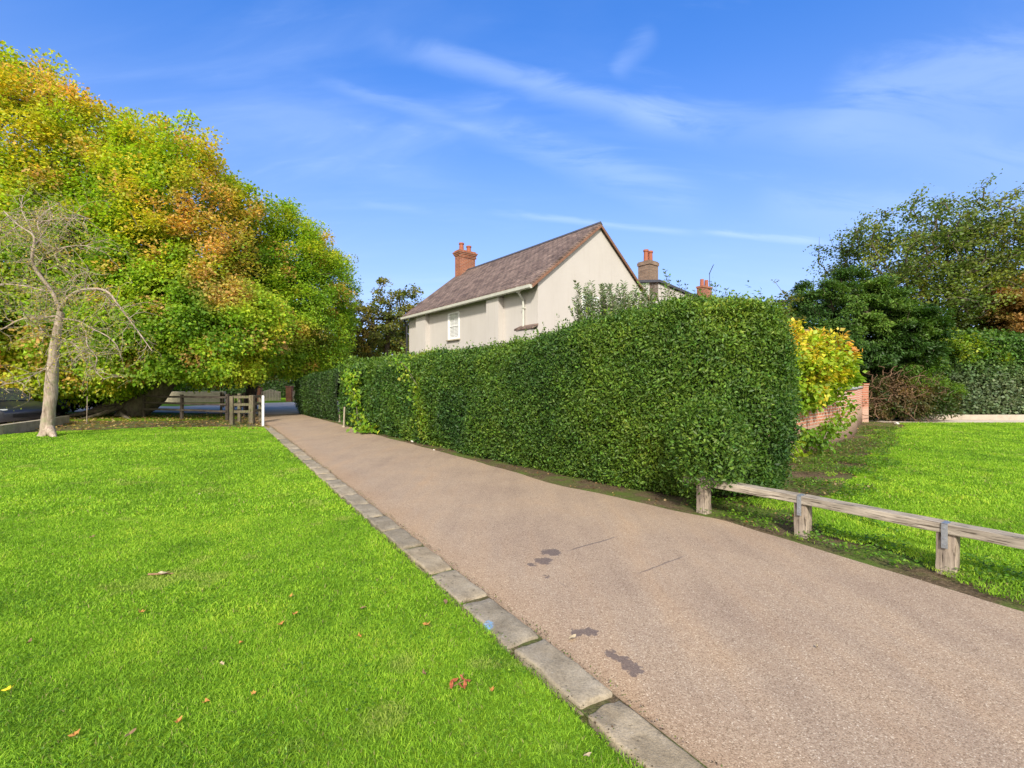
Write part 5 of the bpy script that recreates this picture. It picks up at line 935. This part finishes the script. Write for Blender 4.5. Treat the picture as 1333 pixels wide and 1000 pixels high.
# ------------------------------------------------------------------ grass and litter
def blades(x, y, z, h, w_, colr):
    n = len(x); a = rng.uniform(0, 2*PI, n); s = np.stack([np.cos(a), np.sin(a), 0*a], 1); ln = rng.uniform(0, 2*PI, n); k_ = rng.uniform(.3, 1.5, n)*h; lean = np.stack([np.cos(ln)*k_, np.sin(ln)*k_, 0*k_], 1)
    b = np.stack([x, y, z], 1); V = np.empty((n, 5, 3)); w_ = w_[:, None]; V[:, 0] = b-s*w_/2; V[:, 1] = b+s*w_/2; m = b+lean*.35+np.stack([0*h, 0*h, h*.6], 1); V[:, 2] = m+s*w_*.4; V[:, 3] = m-s*w_*.4; V[:, 4] = b+lean+np.stack([0*h, 0*h, h*(.98-.25*k_/np.maximum(h, 1e-6))], 1)
    i = (np.arange(n)*5)[:, None]; F = np.stack([i+np.array([0, 1, 2]), i+np.array([0, 2, 3]), i+np.array([3, 2, 4])], 1).reshape(-1, 3); return V.reshape(-1, 3), F, np.repeat(colr, 5, 0)
def in_left(x, y, m=.0):
    k_ = (x-1.756)*.842+y*.540; far = np.where(x > -13, 16.95, 16.95+(x+13)*.75); wv = .03*(2*vnoise(xy3(x, y)+20, 3, 3)-1)+.025*(2*vnoise(xy3(x, y)+20, 11, 64)-1)+.012; return (k_ < -.012-m+wv) & (y < far+.25*(2*vnoise(xy3(x, y)+30, 1.2, 50)-1)) & (y > .5)
RLx = np.array([p.x for p in RL]); RLy = np.array([p.y for p in RL])
def in_right(x, y):
    bx_ = np.interp(y, RLy, RLx); n = vnoise(xy3(x, y)+20, 1.4, 51); near = x-bx_+.45; pth = .6*vnoise(xy3(x, y)+20, 2.2, 52)+.4*vnoise(xy3(x, y)+20, 6, 59)
    return (near > -.05) & (y < 19.0) & (y > .9) & ((near > 1.2) | (pth > .60-.30*near))
ROx = np.array([p[0] for p in ROAD_R]); ROy = np.array([p[1] for p in ROAD_R])
def in_verge(x, y):
    e = x-np.interp(y, ROy, ROx); q = vnoise(xy3(x, y)+20, 1.8, 53); return (e > .10) & (y > .9) & (y < 6.4) & (x < np.interp(y, RLy, RLx)+.15) & (q > .47+.12*rng.random(len(x)))
def field(test, xr, yr, dens, h0, w0, tint=1.0, far=False):
    n = int((xr[1]-xr[0])*(yr[1]-yr[0])*dens); x = rng.uniform(*xr, n); y = rng.uniform(*yr, n); ok = test(x, y) & (np.abs(x) < 1.45*y+2.2); x = x[ok]; y = y[ok]; n = len(x); q = xy3(x, y)
    tuft = vnoise(q+10, 9, 54); pat = vnoise(q+10, 2.2, 55); pt2 = vnoise(q+10, .6, 56); h = h0*(.78+.45*tuft)*rng.uniform(.6, 1.35, n); t = .42*pat+.30*pt2+.24*tuft+.60*rng.random(n)-.30
    c = pal(t, [(0, (.075, .165, .018)), (.35, (.205, .385, .026)), (.7, (.34, .55, .040)), (1, (.50, .60, .06))])*tint; ds_ = vnoise(q+70, 1.5, 68)*vnoise(q+70, 5, 69); dm_ = np.clip((ds_-.56)*4, 0, .45)[:, None]; c = c*(1-dm_)+np.array([.42, .42, .12])*dm_; dry = rng.random(n) < .035; c[dry] = np.array([.42, .38, .14])*rng.uniform(.6, 1, (dry.sum(), 1)); return blades(x, y, np.full(n, .008), h, w0*rng.uniform(.6, 1.3, n), c)
def build_field(name, label, specs):
    o = 0; Vs, Fs, Cs = [], [], []
    for sp_ in specs: V, F, c = field(*sp_); Vs.append(V); Fs.append(F+o); Cs.append(c); o += len(V)
    tag(npmesh(name, np.concatenate(Vs), np.concatenate(Fs), M['grass_blade'], col=np.concatenate(Cs)), label, 'grass', kind='stuff')
build_field('grass', 'short bright green mown grass of the lawn left of the lane', [(in_left, (-6.4, .9), (1.0, 3.1), 20000, .026, .0036), (in_left, (-9.5, .2), (3.1, 5.5), 9000, .028, .0055), (in_left, (-15.5, -1), (5.5, 9.5), 2300, .033, .011), (in_left, (-24, -3.5), (9.5, 17.4), 760, .034, .017)])
build_field('grass', 'bright green mown grass of the lawn right of the timber rail', [(in_right, (3.2, 8.5), (2.4, 6), 4800, .030, .0065), (in_right, (3.4, 16), (6, 11), 1900, .032, .010), (in_right, (8, 27), (11, 19.1), 620, .032, .017), (in_verge, (2.2, 5.4), (1.2, 6.4), 4200, .042, .007)])
def weeds(name, label, n, test, xr, yr, Ls, stops, hmax=.05):
    x = rng.uniform(*xr, n); y = rng.uniform(*yr, n); ok = test(x, y); x = x[ok]; y = y[ok]; n = len(x); c = np.stack([x, y, .02+rng.random(n)*hmax], 1); V, F = leaves(c, rng.normal(0, 1, (n, 3))*[1, 1, .35], rng.normal(0, .35, (n, 3))+[0, 0, 1], Ls*rng.uniform(.6, 1.3, n), Ls*.8*rng.uniform(.6, 1.2, n))
    tag(npmesh(name, V, F, M['leaf'], col=lcol(n, pal(rng.random(n), stops))), label, 'ground cover', kind='stuff')
GRN = [(0, (.06, .15, .012)), (.6, (.13, .27, .018)), (1, (.22, .36, .03))]
def wtest(x, y): e = x-np.interp(y, ROy, ROx); return (e > .08) & (y < 9.8) & (vnoise(xy3(x, y)+20, 2.4, 57) > .50) & ((y < 6.3) | (x > 3.6+(y-6.3)*.75)) & (x < np.interp(y, RLy, RLx)+.7)
def wtest2(x, y): return (y > 6.2) & (y < 17) & (x < np.interp(y, RLy, RLx)+.5) & (x > np.interp(y, [6.2, 9.5, 11, 13, 15, 19], [3.9, 5.6, 7.1, 9.4, 11.3, 14.6])) & (vnoise(xy3(x, y)+20, 1.9, 63) > .42)
weeds('weeds', 'low green weeds on the bare earth between brick wall and right lawn', 60000, wtest2, (3.8, 14), (6.2, 17), .045, [(0, (.05, .12, .012)), (.5, (.10, .20, .02)), (.8, (.18, .20, .05)), (1, (.28, .20, .09))], .06)
weeds('weeds', 'low round-leaved weeds under the timber rail and by the wall', 60000, wtest, (2.3, 8), (1.5, 10), .032, GRN)
def cl(x, y): return in_left(x, y, .05) & (vnoise(xy3(x, y)+20, 3.1, 58) > .66)
weeds('clover', 'clover leaves mixed in the left lawn', 9000, cl, (-4, .6), (1.3, 5), .016, GRN, .03)
BRN = [(0, (.16, .09, .04)), (.4, (.33, .20, .09)), (.75, (.50, .36, .16)), (1, (.55, .25, .08))]
def litter(name, label, n, test, xr, yr, Ls, stops, z=.015):
    x = rng.uniform(*xr, n); y = rng.uniform(*yr, n); ok = test(x, y); x = x[ok]; y = y[ok]; n = len(x); c = np.stack([x, y, z+rng.random(n)*.03], 1); V, F = leaves(c, rng.normal(0, 1, (n, 3))*[1, 1, .25], rng.normal(0, .35, (n, 3))+[0, 0, 1], Ls*rng.uniform(.6, 1.3, n), Ls*.75*rng.uniform(.6, 1.2, n), .25)
    tag(npmesh(name, V, F, M['leaf'], col=lcol(n, pal(rng.random(n), stops))), label, 'leaf litter', kind='stuff')
YB = [(0, (.20, .12, .05)), (.6, (.36, .25, .09)), (1, (.58, .46, .17))]
litter('leaf_litter', 'yellow and brown fallen leaves under the maples and fence', 4600, lambda x, y: (y > 16.2-.8*vnoise(xy3(x, y), 1, 60)+(x < -14)*(x+14)*.75) & (x < -9.0-(y-17)*.62) & (rng.random(len(x)) < np.clip(1-(17-y)*.5, .08, 1)), (-25, -8.6), (12.5, 24), .11, YB)
litter('leaf_litter', 'brown fallen leaves and twigs along the foot of the long hedge', 5200, lambda x, y: ((x-np.interp(y, ROy, ROx)) > .03) & ((x-np.interp(y, ROy, ROx)) < .85), (-12, 3.4), (5.2, 24), .045, BRN, -.02)
litter('leaf_litter', 'dry fallen leaves on bare earth beside the curved brick wall', 3000, lambda x, y: (x < np.interp(y, RLy, RLx)+.8+.6*vnoise(xy3(x, y), 1, 61)) & (x > np.interp(y, [5.5, 6.5, 9.5, 11, 13, 15, 19], [2.6, 2.8, 5.4, 7, 9.3, 11.1, 14.3])), (2.6, 16), (5.4, 19.3), .05, BRN, -.01)
litter('gravel', 'loose pale grit along the right edge of the lane', 16000, lambda x, y: np.abs(x-np.interp(y, ROy, ROx)) < .05+.14*vnoise(xy3(x, y)+3, 2, 62)**2, (-7, 5), (1.2, 18), .012, [(0, (.25, .17, .11)), (1, (.55, .45, .34))], .0)
def kd(x, y): k_ = (x-1.756)*.842+y*.540; return ((np.abs(k_+.0) < .03*(1+vnoise(xy3(x, y)+5, 5, 65))) | (np.abs(k_-.245) < .035*vnoise(xy3(x, y)+5, 4, 66)*2)) & (y > .9)
weeds('moss', 'moss, soil crumbs and creeping grass along both sides of the kerb', 300000, kd, (-9, 1.4), (1.0, 17), .012, [(0, (.06, .045, .025)), (.4, (.14, .10, .06)), (.6, (.10, .14, .03)), (1, (.18, .27, .03))], .02)
# bedded dry leaf, twigs and single leaves one can point at
def leaf_shape(bm, L, kind, seed):
    random.seed(seed); n = 5 if kind == 'maple' else 1; pts = []
    if kind == 'maple':
        for i in range(10):
            a = PI*(-.85+1.7*i/9); r = L*(.5 if i % 2 == 0 else .26)*random.uniform(.85, 1.1); pts.append((r*math.sin(a), r*math.cos(a)))
    else: pts = [(0, -.5*L), (.14*L, -.25*L), (.2*L, 0), (.13*L, .3*L), (0, .5*L), (-.13*L, .3*L), (-.2*L, 0), (-.14*L, -.25*L)]
    c = bm.verts.new((0, 0, .012)); vs = [bm.verts.new((x, y, .012+random.uniform(-.002, .018)*(abs(x)+abs(y))/L*2)) for x, y in pts]
    for i in range(len(vs)): bm.faces.new((c, vs[i], vs[(i+1) % len(vs)]))
FL = [(8, 902, 'y', .05, 'bright yellow fallen leaf at the left edge of the lawn'), (97, 960, 'o', .04, None), (38, 838, 'b', .035, None), (184, 799, 'o', .04, None), (378, 778, 'o', .03, 'small orange fallen leaf highest up the lawn middle'), (365, 814, 'o', .04, None), (384, 801, 'o', .035, None), (313, 839, 'o', .032, None), (289, 866, 'p', .035, None), (268, 916, 'o', .03, None),
      (232, 942, 'o', .032, None), (170, 958, 'b', .045, 'curled brown fallen leaf low in the left lawn'), (472, 793, 'b', .045, None), (580, 785, 'b', .06, 'tan fallen leaf lying against the kerb'), (555, 815, 'o', .05, None), (552, 879, 'b', .04, 'pale brown leaf left of the red leaf cluster'), (765, 986, 'p', .035, 'pale leaf at the bottom edge near the kerb'), (571, 713, 'p', .04, 'pale leaf lying on the lane beside the kerb'),
      (745, 826, 'p', .06, 'dry pale leaf touching a dark stain on the lane'), (260, 644, 'p', .06, 'single white petal-like leaf on the far lawn'), (468, 830, 'o', .03, None), (640, 900, 'o', .03, None), (1063, 838, 'p', .03, 'tiny pale leaf on the near part of the lane'), (330, 905, 'o', .025, None), (120, 700, 'b', .05, None)]
LC = {'y': (.75, .58, .02), 'o': (.40, .19, .04), 'b': (.24, .14, .07), 'p': (.42, .33, .20)}; LM = {k_: plain('dry_leaf_'+{'y': 'yellow', 'o': 'orange', 'b': 'brown', 'p': 'pale'}[k_], c, .7, 0, .3, 60) for k_, c in LC.items()}
for i, (px, py, k_, L, lab) in enumerate(FL):
    p = G(px, py, .03); bm = bmesh.new(); leaf_shape(bm, L*1.25, 'maple' if k_ in 'yo' else 'oval', i); onroad = px > 565 and lab and 'lane' in lab
    tag(bmobj('fallen_leaf', bm, LM[k_], loc=(p.x, p.y, .0 if onroad else .026), rz=i*1.7), lab or {'o': 'small orange fallen leaf lying flat in the left lawn', 'b': 'small brown fallen leaf lying in the left lawn', 'p': 'small pale dry leaf lying in the left lawn'}[k_], 'fallen leaf', 'single fallen leaves')
p = G(597, 893, .03); t = thing('leaf_cluster', 'reddish brown cluster of dried leaves on the lawn near the kerb', 'dead leaves', (p.x, p.y, .02)); bm = bmesh.new(); cyl(bm, (-.05, -.02, .01), (.03, .01, .03), .002, n=6); cyl(bm, (.0, 0, .02), (.02, .06, .04), .002, n=6); bmobj('stalk', bm, LM['b'], t)
for i in range(6): bm = bmesh.new(); leaf_shape(bm, .05, 'oval', 40+i); o = bmobj('leaf', bm, plain('rust_leaf', (.30, .085, .03), .7, 0, .3, 50) if i == 0 else bpy.data.materials['rust_leaf'], t, loc=(.035*math.cos(i*1.2)*(1+.3*i/5), .035*math.sin(i*1.2), .008+.005*i), rz=i*1.1); o.rotation_euler = (random.uniform(-.7, .7), random.uniform(-.7, .7), i*1.1)
p = G(209, 748, .03); t = thing('dead_twig', 'short grey brown twig with withered leaf lying on the left lawn', 'twig', (p.x, p.y, .02)); bm = bmesh.new(); cyl(bm, (-.10, 0, .012), (.10, .01, .016), .009, .005, 8); cyl(bm, (-.02, 0, .014), (.05, .04, .02), .005, .003, 6); bmobj('stick', bm, LM['b'], t); bm = bmesh.new(); leaf_shape(bm, .11, 'oval', 77); o = bmobj('leaf', bm, LM['p'], t, loc=(.03, -.01, .012), rz=1.4)
for px, py, r in ((537, 575, .05), (565, 586, .025), (1168, 552, .09)):
    p = G(px, py); bm = bmesh.new(); bmesh.ops.create_icosphere(bm, subdivisions=2, radius=r); rough_up(bm, r*.5, 12/r*.1); bmesh.ops.scale(bm, vec=(1, .8, .55), verts=bm.verts[:])
    tag(bmobj('stone', bm, plain('pale_stone', (.60, .56, .50), .8, 0, .2, 20), loc=(p.x, p.y, r*.2)), {537: 'larger pale stone at the hedge foot beside the lane', 565: 'smaller pale stone at the hedge foot beside the lane', 1168: 'white stone on bare earth under the tangled shrub'}[px], 'stone')
